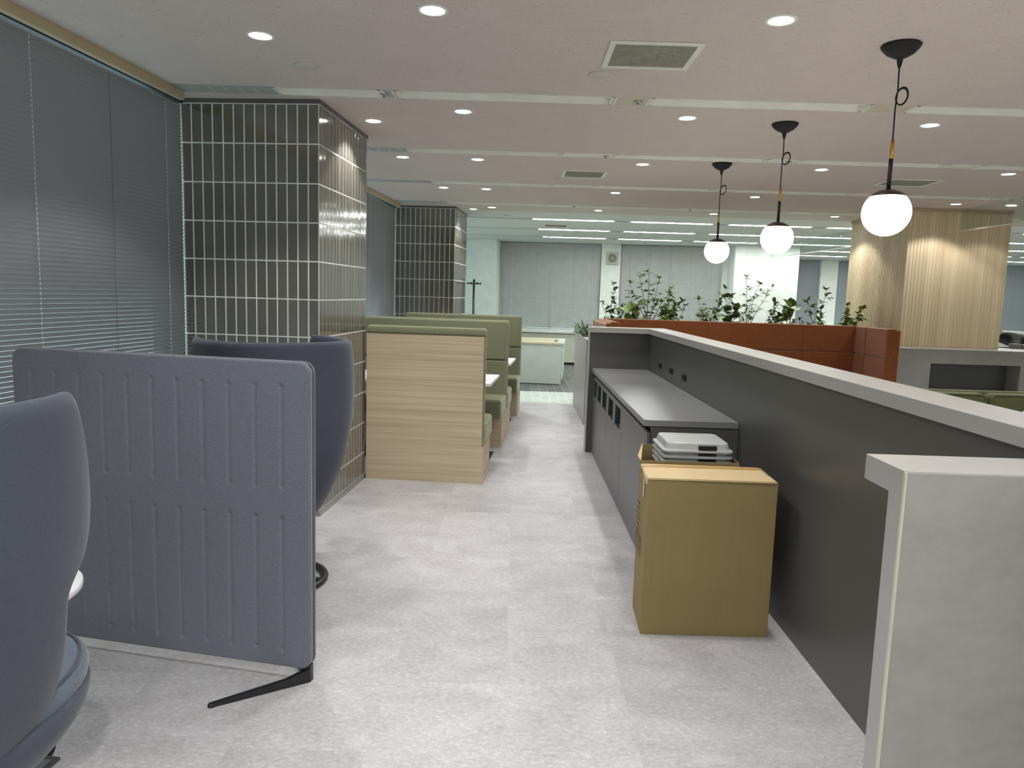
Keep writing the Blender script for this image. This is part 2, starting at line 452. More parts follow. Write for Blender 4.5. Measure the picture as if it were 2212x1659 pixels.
wall('wall_back', [(XW-0.14, 13.4, -4.14, -4.0, 0, 2.85)], M['white'])
# parapet with sill along the far windows
b = MB(); b.box(-1.78, 3.30, 16.35, 17.05, 0.06, 0.70); b.out('wall_parapet', M['wallgrey'], **struct)
b = MB(); b.box(-1.78, 3.30, 16.30, 17.04, 0.70, 0.76, 0.006); b.out('trim_1', M['white'], **struct)
b = MB(); b.box(-1.78, 3.30, 16.36, 16.42, 0.0, 0.06); b.out('baseboard_front', M['baseblack'], **struct)
b = MB(); b.box(5.1, 12.9, 20.7, 21.15, 0.06, 0.88); b.out('wall_parapet', M['wallgrey'], **struct)
b = MB(); b.box(5.1, 12.9, 20.66, 21.14, 0.88, 0.95, 0.006); b.out('trim_2', M['white'], **struct)
# curtain box trims on the window wall
b = MB(); b.box(-2.50, -2.465, -3.9, 4.55, 2.648, 2.70, 0.002); b.out('trim_3', M['cream'], **struct)
b = MB(); b.box(-2.50, -2.465, 5.80, 10.22, 2.648, 2.70, 0.002); b.out('trim_4', M['cream'], **struct)

WN = [0]
def window(axis, p, a0, a1, z0, z1):
    WN[0] += 1
    def bx(b, s0, s1, q0, q1, c0, c1):
        if axis == 'x': b.box(q0, q1, s0, s1, c0, c1)
        else: b.box(s0, s1, q0, q1, c0, c1)
    b = MB(); n = max(1, round((a1-a0)/1.5))
    bx(b, a0, a1, p-0.03, p+0.03, z0, z0+0.05); bx(b, a0, a1, p-0.03, p+0.03, z1-0.05, z1)
    for i in range(n+1):
        s = a0 + (a1-a0-0.05)*i/n; bx(b, s, s+0.05, p-0.03, p+0.03, z0+0.05, z1-0.05)
    fo = b.out('window_%d' % WN[0], M['alu'], **struct)
    b = MB()
    for i in range(n):
        s = a0 + (a1-a0-0.05)*i/n; bx(b, s+0.05, s+(a1-a0-0.05)/n, p-0.003, p+0.003, z0+0.05, z1-0.05)
    b.out('pane', M['glass'], fo)
window('x', XW-0.07, -3.0, 4.70, 0.74, 2.69)
window('x', XW-0.07, 5.79, 10.34, 0.74, 2.69)
window('x', XW-0.07, 11.44, 16.2, 0.74, 2.69)
window('y', 17.12, -1.75, 0.50, 0.72, 2.68)
window('y', 17.12, 0.94, 3.19, 0.72, 2.68)
window('y', 21.22, 5.1, 6.56, 0.93, 2.69)
window('y', 21.22, 7.03, 9.5, 0.93, 2.69)
window('y', 21.22, 9.9, 12.9, 0.93, 2.69)

# ---------------------------------------------------------------- venetian blinds
def blind(axis, p, a0, a1, z0, z1, label, cords, mt, sgn, tilt=70, pitch=0.0235, bright=True, wand=None):
    """p: plane, sgn: direction (+1/-1) pointing into the room"""
    ctr = (a0+a1)/2
    org = (p, ctr, z0) if axis == 'x' else (ctr, p, z0)
    t = thing('venetian_blind', label, 'blind', org)
    def P(s, q, z): return (p + q*sgn, s, z) if axis == 'x' else (s, p + q*sgn, z)
    b = MB(); w = 0.025; tl = math.radians(tilt)
    n = int((z1-0.03-z0)/pitch)
    for i in range(n):
        zc = z0 + 0.03 + i*pitch
        prof = []
        for k, cv in ((-0.5, 0), (0, 0.0022), (0.5, 0)):
            # room-side edge up
            q = k*w*math.cos(tl) - cv*math.sin(tl); z = zc + k*w*math.sin(tl) + cv*math.cos(tl)
            prof.append((q, z))
        V = [[P(s, q, z) for s in (a0, a1)] for q, z in prof]
        b.grid(V)
    b.out('slats', mt, t)
    b = MB()
    if axis == 'x': b.box(p-0.018, p+0.018, a0, a1, z1-0.02, z1-0.003)
    else: b.box(a0, a1, p-0.018, p+0.018, z1-0.02, z1-0.003)
    b.out('headrail', M['head'] if axis == 'x' else mt, t)
    b = MB()
    if axis == 'x': b.box(p-0.012, p+0.012, a0, a1, z0, z0+0.014)
    else: b.box(a0, a1, p-0.012, p+0.012, z0, z0+0.014)
    b.out('bottom_rail', mt, t)
    for s, light in cords:
        b = MB()
        if light:
            for i in range(n-1):
                zc = z0 + 0.03 + (i+0.5)*pitch
                b.tube([P(s, 0.013, zc-0.005), P(s, 0.0145, zc+0.006)], 0.0022, 5)  # pale bead per slat: daylight through the cord hole, put into colour
            b.tube([P(s+0.004, 0.013, z0+0.02), P(s+0.004, 0.013, z1-0.05)], 0.0008, 4)
        else:
            b.tube([P(s, 0.0135, z0+0.02), P(s, 0.0135, z1-0.05)], 0.0012, 4)
        b.out('ladder_cord', M['cord'] if light else M['darkcord'], t)
    if wand:
        b = MB(); b.tube([P(wand, 0.03, z0+0.05), P(wand, 0.025, z1-0.6)], 0.003, 5)
        b.out('pull_cord', M['cord'], t)
    return t
blind('x', -2.575, -2.9, 4.70, 0.80, 2.685, 'long grey slatted venetian blind on the near left window, behind the felt screen',
      [(0.9, 1), (2.1, 0), (3.36, 1), (3.95, 0), (4.50, 1)], M['slat'], 1)
blind('x', -2.575, 5.80, 10.34, 0.80, 2.685, 'dark grey venetian blind on the left window between the two tiled columns',
      [(6.4, 1), (7.6, 0), (9.03, 1), (9.75, 1)], M['slat'], 1)
blind('y', 16.97, -1.74, 0.49, 0.765, 2.675, 'pale venetian blind on the far wall, left of the narrow pier with the speaker',
      [(-1.5, 1), (-0.95, 0), (-0.1, 0), (0.3, 0)], M['slat_far'], -1, tilt=65, wand=-0.62)
blind('y', 16.97, 0.95, 3.18, 0.765, 2.675, 'pale venetian blind on the far wall, right of the narrow pier with the speaker',
      [(1.15, 0), (1.6, 0), (2.05, 0), (2.5, 0), (2.95, 0)], M['slat_far'], -1, tilt=65)
blind('y', 21.08, 5.12, 6.55, 0.96, 2.685, 'grey venetian blind on the distant right wall, just right of the wide white column', [(5.5, 0), (6.2, 0)], M['slat'], -1)
blind('y', 21.08, 7.04, 9.49, 0.96, 2.685, 'grey venetian blind on the distant wall, touching the ribbed wooden column at its left', [(7.3, 0), (8.6, 0)], M['slat'], -1)
blind('y', 21.08, 9.91, 12.88, 0.96, 2.685, 'grey venetian blind on the distant wall right of the ribbed wooden column, behind the person', [(10.5, 0), (11.62, 0)], M['slat'], -1)

# ---------------------------------------------------------------- tiled columns
def tiled_column(x0, x1, y0, y1, label, seed):
    rr = random.Random(seed)
    t = thing('tiled_column', label, 'column', ((x0+x1)/2, (y0+y1)/2, 0))
    e = 0.004
    b = MB(); b.box(x0+e, x1-e, y0+e, y1-e, 0.0, CZ); b.out('grout_core', M['grout'], t)
    px, pz, g = 0.0700, 0.2455, 0.0080
    b = MB()
    def tilequad(o, ax, w, z0, z1, nrm):
        # o: start point, ax: direction along the face
        dn = [nrm*0.006 for _ in range(4)]
        tilt = [rr.uniform(-0.0005, 0.0005) for _ in range(4)]
        c = [(0, z0), (w, z0), (w, z1), (0, z1)]
        back = [o + ax*a + Vector((0, 0, z)) - nrm*0.0005 for a, z in c]
        ins = 0.0015
        ci = [(ins, z0+ins), (w-ins, z0+ins), (w-ins, z1-ins), (ins, z1-ins)]
        fr = [o + ax*a + Vector((0, 0, z)) + nrm*(0.0022 + tl) for (a, z), tl in zip(ci, tilt)]
        vb = [b.bm.verts.new(v) for v in back]; vf = [b.bm.verts.new(v) for v in fr]
        f = b.bm.faces.new(vf)
        for i in range(4): b.bm.faces.new([vb[i], vb[(i+1) % 4], vf[(i+1) % 4], vf[i]])
    faces = [(Vector((x1-e, y0+e, 0)), Vector((-1, 0, 0)), x1-x0-2*e, Vector((0, -1, 0))),
             (Vector((x1-e, y0+e, 0)), Vector((0, 1, 0)), y1-y0-2*e, Vector((1, 0, 0))),
             (Vector((x1-e, y1-e, 0)), Vector((-1, 0, 0)), x1-x0-2*e, Vector((0, 1, 0)))]
    for o, ax, L, nrm in faces:
        s = 0.004
        while s < L-0.01:
            w = min(px-g, L-s-0.002); z1 = 2.668
            while z1 > 0.06:
                z0 = max(0.04, z1-(pz-g))
                if z1-z0 > 0.02: tilequad(o+ax*s, ax, w, z0, z1, nrm)
                z1 -= pz
            s += px
    bmesh.ops.recalc_face_normals(b.bm, faces=b.bm.faces)
    b.out('tile_cladding', M['tile'], t)
    b = MB()
    b.prism([(x0, y0-0.006), (x1+0.006, y0-0.006), (x1+0.006, y1+0.006), (x0, y1+0.006)], 2.674, 2.70); b.out('top_trim', M['cap'], t)
    b = MB()
    b.prism([(x0, y0-0.008), (x1+0.008, y0-0.008), (x1+0.008, y1+0.008), (x0, y1+0.008)], 0.0, 0.034); b.out('base_trim', M['steel'], t)
tiled_column(-2.60, -1.667, 4.71, 5.785, 'near column clad in tall olive green tiles with white joints, at the left', 3)
tiled_column(-2.60, -1.725, 10.35, 11.43, 'distant column clad in olive green tiles, rising behind the green booth benches', 4)
# white columns of the far wall
def wcol(x0, x1, y0, y1, label):
    b = MB(); b.box(x0, x1, y0, y1, 0, CZ, 0.004); b.out('white_column', M['white'], org=((x0+x1)/2, (y0+y1)/2, 0), label=label, cat='column')
wcol(-2.62, -1.79, 16.28, 17.04, 'white painted column in the far left corner, behind the coat stand')
wcol(3.31, 4.64, 16.30, 17.04, 'wide white column on the far wall, behind the middle globe lamp')
wcol(0.505, 0.935, 16.90, 17.04, 'narrow white pier between the two far windows carrying a square speaker')
wcol(6.57, 7.02, 21.0, 21.14, 'narrow white pier on the distant wall, just left of the ribbed wooden column')
t = thing('wall_speaker', 'square beige wall speaker high on the narrow white pier', 'speaker', (0.75, 16.89, 2.25))
b = MB(); b.box(0.61, 0.88, 16.86, 16.898, 2.24, 2.51, 0.008); b.out('speaker_case', M['speaker'], t)
b = MB(); b.lathe([(0.0, 0), (0.085, 0), (0.09, 0.004), (0.0, 0.006)], n=24)
for v in b.bm.verts: v.co = Vector((v.co.x + 0.745, 16.86 - v.co.z, v.co.y + 2.38))
b.out('speaker_grille', M['speakerg'], t)

# ---------------------------------------------------------------- ribbed wooden column
t = thing('ribbed_wood_column', 'pale column clad in vertical ribbed wood, standing behind the stone counter', 'column', (5.33, 9.95, 0), 'B')
b = MB(); b.box(4.735, 5.93, 9.173, 10.72, 0, CZ-0.03); b.out('core', M['rib'], t)
b = MB(); u = 4.715
while u < 5.93:
    b.box(u, min(u+0.0355, 5.948), 9.168, 9.19, 0, CZ-0.035, 0.003, 1); u += 0.0405
b.out('front_ribs', M['rib'], t)
b = MB(); v = 9.172
while v < 10.72:
    b.box(4.713, 4.735, v, min(v+0.030, 10.742), 0, CZ-0.035, 0.004, 1); v += 0.0395
b.out('side_ribs', M['rib'], t)
b = MB(); b.box(4.70, 5.96, 9.155, 10.75, CZ-0.035, CZ-0.001); b.out('top_trim', M['oak_edge'], t)

# ---------------------------------------------------------------- ceiling strips: linear fixtures, cover plates, grilles
def ordinal(i): return ['first', 'second', 'third', 'fourth', 'fifth', 'sixth', 'seventh', 'eighth', 'ninth', 'tenth', 'eleventh', 'twelfth'][min(i, 11)]
def fixture(v, u0, u1, lit, label):
    t = thing('linear_light', label, 'ceiling light', ((u0+u1)/2, v, CZ), 'B', 'lit linear lights of the far ceiling' if lit else 'unlit linear lights of the near ceiling')
    h = HW-0.002
    b = MB()
    prof = [(v-h, CZ-0.003), (v-h+0.012, CZ-0.003), (v-h+0.022, CZ+0.012), (v-0.035, CZ+0.045), (v+0.035, CZ+0.045), (v+h-0.022, CZ+0.012), (v+h-0.012, CZ-0.003), (v+h, CZ-0.003),
            (v+h, CZ+0.06), (v-h, CZ+0.06)]
    b.prism(prof, u0+0.002, u1-0.002, 'x')
    b.prism([(v-h, CZ-0.003), (v+h, CZ-0.003), (v+h, CZ+0.05), (v-h, CZ+0.05)], u0+0.001, u0+0.02, 'x')
    b.prism([(v-h, CZ-0.003), (v+h, CZ-0.003), (v+h, CZ+0.05), (v-h, CZ+0.05)], u1-0.02, u1-0.001, 'x')
    b.out('housing', M['strip'], t)
    b = MB()
    b.prism([(v-0.034, CZ+0.044), (v-0.03, CZ-0.002), (v+0.03, CZ-0.002), (v+0.034, CZ+0.044)] if lit else [(v-0.03, CZ+0.044), (v-0.026, CZ+0.034), (v+0.026, CZ+0.034), (v+0.03, CZ+0.044)], u0+0.021, u1-0.021, 'x')
    b.out('diffuser', M['linear'] if lit else M['strip'], t)
def plate(v, u0, u1, label, sprink=False, mt='grille'):
    t = thing('cover_plate', label, 'ceiling plate', ((u0+u1)/2, v, CZ), 'B', 'cover plates in the ceiling strips')
    h = HW-0.002
    b = MB(); b.box(u0+0.003, u1-0.003, v-h, v+h, CZ+0.0, CZ+0.02); b.out('plate', M[mt], t)
    for q in ((u0+0.002, u0+0.016), (u1-0.016, u1-0.002)):
        b = MB(); b.box(q[0], q[1], v-h, v+h, CZ-0.004, CZ-0.0005); b.out('edge_bar', M['strip'], t)
    if sprink:
        b = MB(); c = (u1-0.07, v, CZ); b.lathe([(0.026, 0), (0.028, -0.003), (0.010, -0.006), (0.008, -0.016), (0.013, -0.019), (0.0, -0.020)], c, 20); b.out('sprinkler', M['steel'], t)
def grille(v, u0, u1, label):
    t = thing('air_grille', label, 'grille', ((u0+u1)/2, v, CZ), 'B', 'slotted grilles at the window end of the strips')
    h = HW-0.002
    b = MB(); b.box(u0+0.002, u1-0.002, v-h, v+h, CZ+0.0, CZ+0.02); s = u0+0.22
    while s < u1-0.04:
        b.box(s, s+0.008, v-h+0.03, v+h-0.03, CZ-0.002, CZ+0.0002, mi=1); s += 0.09
    b.out('slotted_plate', [M['grille'], M['grille_bar']], t)
rown = ['farthest strip behind the viewpoint', 'strip behind the viewpoint', 'strip above the viewpoint', 'strip just out of frame', 'nearest ceiling strip in view',
        'second ceiling strip in view', 'third ceiling strip in view', 'fourth ceiling strip in view']
for i, (v, _) in enumerate(STR):
    ul = (-2.49 + v*ST)/CT + 0.01
    st = -1.505 if i == 4 else -0.973
    grille(v, ul, st, 'pale slotted air grille at the window end of the %s' % rown[i])
    k = 0
    if i == 4:
        segs = [(-1.505, -0.855), (-0.775, 0.54), (0.76, 2.07), (2.33, 3.62), (3.86, 5.17), (5.40, 6.71), (6.94, 8.25), (8.48, 9.79), (10.02, 11.33)]
    else:
        segs = [(-0.973, 0.342), (0.775, 2.06), (2.315, 3.56), (3.83, 5.14), (5.37, 6.68), (6.91, 8.22), (8.45, 9.76), (9.99, 11.3)]
    segs = [s for s in segs if s[1] < 13]
    for k, (a, c) in enumerate(segs):
        fixture(v, a, c, i < 2, '%s linear fixture, %s, %s from the left' % ('lit' if i < 2 else 'unlit white', rown[i], ordinal(k)))  # the lit strips behind the viewpoint are added as soft fill
        if k+1 < len(segs):
            plate(v, c, segs[k+1][0], 'flat cover plate in the %s, %s from the left' % (rown[i], ordinal(k)), sprink=(k in (0, 1) and i in (4, 5, 7)) or (k == 3), mt='grille' if k == 0 and i == 4 else 'plate_warm' if i == 4 else 'strip')
frown = ['first row of the far ceiling', 'second row of the far ceiling', 'third row of the far ceiling', 'fourth row of the far ceiling', 'last row of the far ceiling']
for i, v in enumerate(FAR):
    s0 = 0.18 + (v-11.86)*0.08
    k0 = 0 if i < 3 else 4
    ks = [k for k in range(k0, 8)]
    for n, k in enumerate(ks):
        a = s0 + 1.54*k
        if i == 4 and k == 4: pass
        fixture(v, a, a+1.31, True, 'lit linear light, %s, %s from the left' % (frown[i], ordinal(n)))
        if k < 7: plate(v, a+1.31, a+1.54, 'flat cover plate in the %s, %s from the left' % (frown[i], ordinal(n)), sprink=(k == 0))
    if i < 3:
        ul = (-2.49 + v*ST)/CT + 0.01
        grille(v, ul, s0, 'pale slotted air grille at the window end of the %s' % frown[i])

# ---------------------------------------------------------------- downlights
def downlight(u, v, label, name='downlight', energy=None):
    t = thing('downlight', label, 'ceiling light', (u, v, CZ), 'B', 'round ceiling downlights')
    b = MB(); b.lathe([(0.052, 0.0), (0.052, -0.003), (0.066, -0.004), (0.068, -0.001), (0.068, 0.0)], (u, v, CZ), 28, close=True); b.out('trim_ring', M['strip'], t)
    b = MB(); b.lathe([(0.0, -0.0015), (0.051, -0.0015), (0.051, 0.0), (0.0, 0.0)], (u, v, CZ), 28); b.out('diffuser', M['lamp'], t)
    ld = bpy.data.lights.new('downlight_lamp', 'SPOT'); ld.energy = energy or DOWNLIGHT_W; ld.spot_size = math.radians(112); ld.spot_blend = 0.3
    ld.shadow_soft_size = 0.045; ld.color = (1.0, 0.985, 0.968)
    lo = bpy.data.objects.new('lamp', ld); COL.objects.link(lo); lo.parent = t; lo.location = (0, 0, -0.012)
rows = [3.29, 5.03, 6.77, 8.63, 10.42]
rn = ['nearest row in view', 'second row in view', 'third row in view', 'fourth row in view', 'farthest row']
c1 = [(-1.258, 3.67), (-1.054, 5.38), (-1.06, 6.76), (-0.882, 8.615), (-0.65, 11.0)]
for i, (u, v) in enumerate(c1[:4]): downlight(u, v, 'leftmost round downlight of the %s' % rn[i])
downlight(-0.665, 10.70, 'round downlight beside the distant tiled column')
for i, v in enumerate(rows):
    downlight(-0.396, v, 'round downlight over the aisle, %s' % rn[i])
    downlight(1.073, v, 'round downlight left of the globe lamps, %s' % rn[i])
    if i > 0: downlight(2.66, v, 'round downlight right of the globe lamps, %s' % rn[i])
downlight(4.278, 6.715, 'round downlight near the right edge in the third row in view')
downlight(4.280, 10.31, 'round downlight left of the ribbed wooden column in the farthest row')
downlight(4.997, 8.725, 'round downlight just in front of the ribbed wooden column, lighting its face', energy=42)
downlight(5.589, 8.666, 'round downlight at the right corner in front of the ribbed wooden column', energy=16)
for u in (4.28, 6.0): downlight(u, 5.03, 'added round downlight over the lounge outside the frame, %s' % ('nearer the bar' if u < 5 else 'farther from the bar'))  # unseen lamps added over the lounge to raise the bounced light
for i, v in enumerate((1.55, -0.2, -1.95)):  # unseen lamp rows added to light the fronts of near things
    for j, u in enumerate((-1.2, -0.4, 1.07, 2.66, 4.28)):
        downlight(u, v, 'added round downlight behind the viewpoint, %s row back, %s from the left' % (ordinal(i), ordinal(j)))
downlight(2.66, 3.29, 'round downlight above the bar, just out of frame at the upper right')
downlight(7.2, 9.0, 'round downlight over the right counter, out of frame')

# ---------------------------------------------------------------- vents and discs
def vent(u0, u1, v0, v1, label):
    t = thing('ceiling_vent', label, 'vent', ((u0+u1)/2, (v0+v1)/2, CZ), 'B')
    w = 0.03
    b = MB()
    for q in ((u0, u1, v0, v0+w), (u0, u1, v1-w, v1), (u0, u0+w, v0+w, v1-w), (u1-w, u1, v0+w, v1-w)): b.box(q[0], q[1], q[2], q[3], CZ-0.009, CZ-0.0003, 0.002, 1)
    b.out('frame', M['strip'], t)
    b = MB(); b.box(u0+w, u1-w, v0+w, v1-w, CZ-0.004, CZ-0.0003)
    n = 22
    for i in range(n):
        s = v0+w + (v1-v0-2*w)*(i+0.3)/n; b.box(u0+w, u1-w, s, s+0.003, CZ-0.0065, CZ-0.004)
    b.out('filter_panel', M['filt'], t)
vent(0.392, 0.835, 3.59, 3.99, 'square ceiling vent with grey filter, largest and nearest of the vents')
vent(0.392, 0.815, 7.17, 7.585, 'square ceiling vent above the aisle, second away from the viewpoint')
vent(3.46, 3.95, 7.11, 7.52, 'square ceiling vent seen right behind the nearest globe lamp')
vent(0.395, 0.82, 12.60, 13.05, 'small distant ceiling vent between two lit linear rows')
def disc(u, v, label):
    b = MB(); b.lathe([(0.0, -0.008), (0.055, -0.008), (0.064, -0.004), (0.066, -0.0003)], (u, v, CZ), 28)
    b.out('ceiling_disc', M['disc'], org=(u, v, CZ), fr='B', label=label, cat='ceiling cover', smooth=True)
disc(-1.171, 4.127, 'round white ceiling cover near the tiled column, leftmost of the discs')
disc(0.405, 4.13, 'round white ceiling cover beside the nearest ceiling vent')
disc(0.403, 7.72, 'round white ceiling cover beside the second ceiling vent over the aisle')
disc(3.48, 7.62, 'round white ceiling cover left of the vent behind the nearest globe lamp')
disc(-0.2, 11.4, 'small round ceiling cover at the left of the far ceiling')

# ---------------------------------------------------------------- pendants
def pendant(u, v, label, side, gapx):
    t = thing('globe_pendant', label, 'pendant lamp', (u, v, CZ), 'B', 'opal globe pendant lamps over the bar')
    b = MB(); b.lathe([(0.0, 0), (0.082, 0), (0.086, -0.004), (0.084, -0.010), (0.079, -0.018), (0.06, -0.038), (0.028, -0.056), (0.014, -0.060), (0.010, -0.085), (0.006, -0.10), (0.0, -0.10)], (u, v, CZ-0.0005), 32)
    b.out('canopy', M['blackmat'], t, smooth=False); 
    b = MB(); b.tube([(u, v, 2.61), (u+0.003, v, 2.50), (u-0.002, v, 2.42), (u, v, 2.27)], 0.0036, 8)
    b.out('cord', M['blackmat'], t)
    b = MB()
    for j in range(2):
        pts = []
        for k in range(26):
            a = 2*PI*k/25
            pts.append((u + 0.022 + 0.026*math.cos(a)*side + 0.002*j, v - 0.006 + 0.008*j + 0.012*math.sin(a), 2.475 + (0.043 - 0.004*j)*math.sin(a+0.4)))
        b.tube(pts, 0.0032, 7)
    b.out('cord_loop', M['blackmat'], t)
    b = MB(); b.tube([(u, v, 2.195), (u, v, 2.278)], 0.0085, 14); b.out('brass_sleeve', M['brass'], t)
    b = MB(); b.tube([(u, v, 2.055), (u, v, 2.195)], 0.0095, 14); b.out('rod', M['blackmat'], t)
    zc = 1.950; r = 0.107
    b = MB(); pr = []
    for k in range(15):
        a = math.radians(-90 + (90+44)*k/14); pr.append((max(0, r*math.cos(a)), r*math.sin(a)))
    pr[0] = (0, -r); b.lathe(pr + [(0.0, r*math.sin(math.radians(44)))], (u, v, zc), 40)
    b.out('globe', M['globe'], t)
    b = MB(); pr = []
    for k in range(9):
        a = math.radians(44 + 46*k/8); pr.append(((r+0.002)*math.cos(a), (r+0.002)*math.sin(a)))
    pr[-1] = (0, r+0.002)
    b.lathe([(0, (r+0.002)*math.sin(math.radians(44)) + 0.0005)] + pr, (u, v, zc), 40); b.out('cap', M['darkcap'], t, smooth=True)
pendant(1.709, 3.543, 'glowing globe pendant lamp nearest the viewpoint, largest of the three', 1, 0)
pendant(1.740, 5.104, 'glowing globe pendant lamp in the middle of the three over the bar', 1, 0)
pendant(1.735, 6.612, 'glowing globe pendant lamp farthest away, smallest of the three', 1, 0)

# ---------------------------------------------------------------- smoke curtain glass
t = thing('smoke_screen', 'clear glass smoke screen hanging from the ceiling, in front of the ribbed column', 'glass screen', (5.32, 6.0, 2.436), 'B')
b = MB()
for k in range(4): b.box(5.315, 5.325, 2.0+k*1.787, 2.0+(k+1)*1.787-0.006, 2.445, CZ-0.0005)
b.out('glass', M['smoke'], t)
b = MB(); b.box(5.311, 5.329, 2.0, 9.148, 2.436, 2.445); b.out('edge_rail', M['strip'], t)
t = thing('smoke_screen', 'clear glass smoke screen hanging from the far ceiling, left of the ribbed column', 'glass screen', (5.32, 13.3, 2.436), 'B')
b = MB()
for k in range(3): b.box(5.315, 5.325, 10.76+k*1.75, 10.76+(k+1)*1.75-0.006, 2.445, CZ-0.0005)
b.out('glass', M['smoke'], t)
b = MB(); b.box(5.311, 5.329, 10.76, 16.0, 2.436, 2.445); b.out('edge_rail', M['strip'], t)

# ---------------------------------------------------------------- bar wall with stone slab
BW = 1.285
t = thing('bar_wall', 'long charcoal bar wall topped by a pale stone slab', 'counter', (1.36, 4.0, 0), 'B')
b = MB(); b.box(BW, 1.43, -1.5, 7.28, 0.0, 1.18); b.out('wall_panel', M['darklam'], t)
b = MB(); b.box(0.712, BW-0.0005, 7.15, 7.28, 0.0, 1.18); b.out('end_panel', M['darklam'], t)
b = MB(); b.box(0.703, 0.7115, 7.145, 7.285, 0.0, 1.1795); b.out('edge_panel', M['conc'], t)
b = MB(); b.prism([(0.700, 7.10), (1.265, 7.10), (1.265, -1.5), (1.455, -1.5), (1.455, 7.31), (0.700, 7.31)], 1.18, 1.23, bev=0.0015); b.out('slab', M['conc'], t)
for i, v in enumerate((6.562, 6.084, 5.596)):
    s = thing('wall_socket', 'black wall socket on the bar wall, %s' % ['farthest of three', 'middle of three', 'nearest of three'][i], 'socket', (BW-0.006, v, 0.93), 'B', 'sockets on the bar wall')
    b = MB(); b.box(BW-0.008, BW-0.0005, v-0.055, v+0.055, 0.908, 0.956, 0.003); b.out('socket_plate', M['socket'], s)
    b = MB(); b.box(BW-0.012, BW-0.008, v-0.045, v-0.005, 0.916, 0.948, 0.002); b.box(BW-0.012, BW-0.008, v+0.005, v+0.045, 0.916, 0.948, 0.002); b.out('outlet', M['blackmat'], s)

# ---------------------------------------------------------------- waste cabinets
t = thing('waste_cabinet', 'low charcoal cabinet with bin slots and doors, set against the bar wall', 'cabinet', (1.02, 5.65, 0), 'B')
b = MB()
b.box(0.785, BW-0.003, 4.17, 4.19, 0.0, 0.795); b.box(0.80, BW-0.003, 4.19, 7.145, 0.0, 0.06)
b.box(0.80, BW-0.003, 7.125, 7.145, 0.06, 0.795); b.box(1.20, BW-0.003, 4.19, 7.125, 0.06, 0.795)
b.out('carcass', M['darklam'], t)
b = MB(); b.box(0.80, 0.81, 4.19, 7.125, 0.06, 0.795); b.out('shade_sheet', M['void_shade'], t)  # near-black sheet behind the doors, shade of the hollow put into its colour
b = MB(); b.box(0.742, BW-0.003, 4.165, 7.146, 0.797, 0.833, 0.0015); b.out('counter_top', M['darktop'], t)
sl = [5.415, 5.83, 6.26, 6.645, 7.00]
bounds = [5.205, 5.62, 6.045, 6.45, 6.83, 7.14]
for i, c in enumerate(sl):
    v0, v1 = bounds[i]+0.002, bounds[i+1]-0.002
    s0, s1 = c-0.142, c+0.142
    if i == 4: s0, s1 = 6.865, 7.105
    if i == 3: s0, s1 = c-0.13, c+0.13
    b = MB(); x0, x1 = 0.765, 0.783; za, zb = 0.568, 0.718
    b.box(x0, x1, v0, v1, 0.012, za); b.box(x0, x1, v0, v1, zb, 0.755); b.box(x0, x1, v0, s0, za, zb); b.box(x0, x1, s1, v1, za, zb)
    d = b.out('door', M['doorlam'], t)
    b = MB()
    b.box(0.768, 0.799, s0, s0+0.004, za, zb); b.box(0.768, 0.799, s1-0.004, s1, za, zb); b.box(0.768, 0.799, s0, s1, za, za+0.004); b.box(0.768, 0.799, s0, s1, zb-0.004, zb)
    b.out('slot_frame', M['head'], d)
b = MB(); b.box(0.765, 0.783, 4.185, 5.201, 0.012, 0.755); b.out('door', M['doorlam'], t)

# ---------------------------------------------------------------- near stone pier (end of the front counter)
t = thing('counter_end', 'pale stone counter end with an overhanging top, at the right foreground', 'counter', (1.06, 1.66, 0), 'B')
b = MB(); b.prism([(1.58, 0), (1.64, 0), (1.64, 1.105), (1.758, 1.105), (1.758, 1.165), (1.58, 1.165)], 0.852, BW-0.002, 'x', bev=0.001); b.out('stone_body', M['conc'], t)
b = MB(); b.box(0.855, BW-0.003, 1.5745, 1.58, 0.0, 1.162); b.out('front_panel', M['conc2'], t)
b = MB(); b.box(0.850, 0.8548, 1.572, 1.5795, 0.0, 1.163); b.out('edge_strip', M['edge'], t)

# ---------------------------------------------------------------- cardboard boxes, container lids
t = thing('cardboard_box', 'tall closed brown cardboard box standing on the floor in front of the cabinets', 'box', (0.895, 3.36, 0), 'B')
b = MB(); b.prism([(0.604, 3.218), (1.186, 3.225), (1.20, 3.515), (0.616, 3.515)], 0.0, 0.722, bev=0.003); b.out('body', M['card'], t)
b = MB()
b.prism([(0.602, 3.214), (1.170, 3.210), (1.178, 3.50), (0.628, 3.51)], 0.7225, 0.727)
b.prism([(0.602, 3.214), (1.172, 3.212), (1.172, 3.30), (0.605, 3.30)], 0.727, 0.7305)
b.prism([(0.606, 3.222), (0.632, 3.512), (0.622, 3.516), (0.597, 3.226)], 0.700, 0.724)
b.out('flaps', M['card_lit'], t)
b = MB(); b.prism([(0.618, 3.445), (1.176, 3.44), (1.178, 3.485), (0.624, 3.49)], 0.7272, 0.7285); b.out('tape', M['tape'], t)
b = MB()
rq = random.Random(5)
for k in range(7):
    for q in range(5):
        zz = 0.56 - 0.026*k; yy = 3.44 - 0.014*q
        b.box(0.6025, 0.6037, yy, yy+rq.uniform(0.003, 0.009), zz, zz+rq.uniform(0.002, 0.004)); b.box(0.6025, 0.6037, yy+rq.uniform(0, 0.006), yy+0.008, zz+0.005, zz+0.0065)
        b.box(0.6025, 0.6037, yy+0.004, yy+0.0055, zz-0.004, zz+0.009)
for k in range(6): b.box(0.6025, 0.6037, 3.33, 3.44, 0.345+0.012*k, 0.3465+0.012*k)
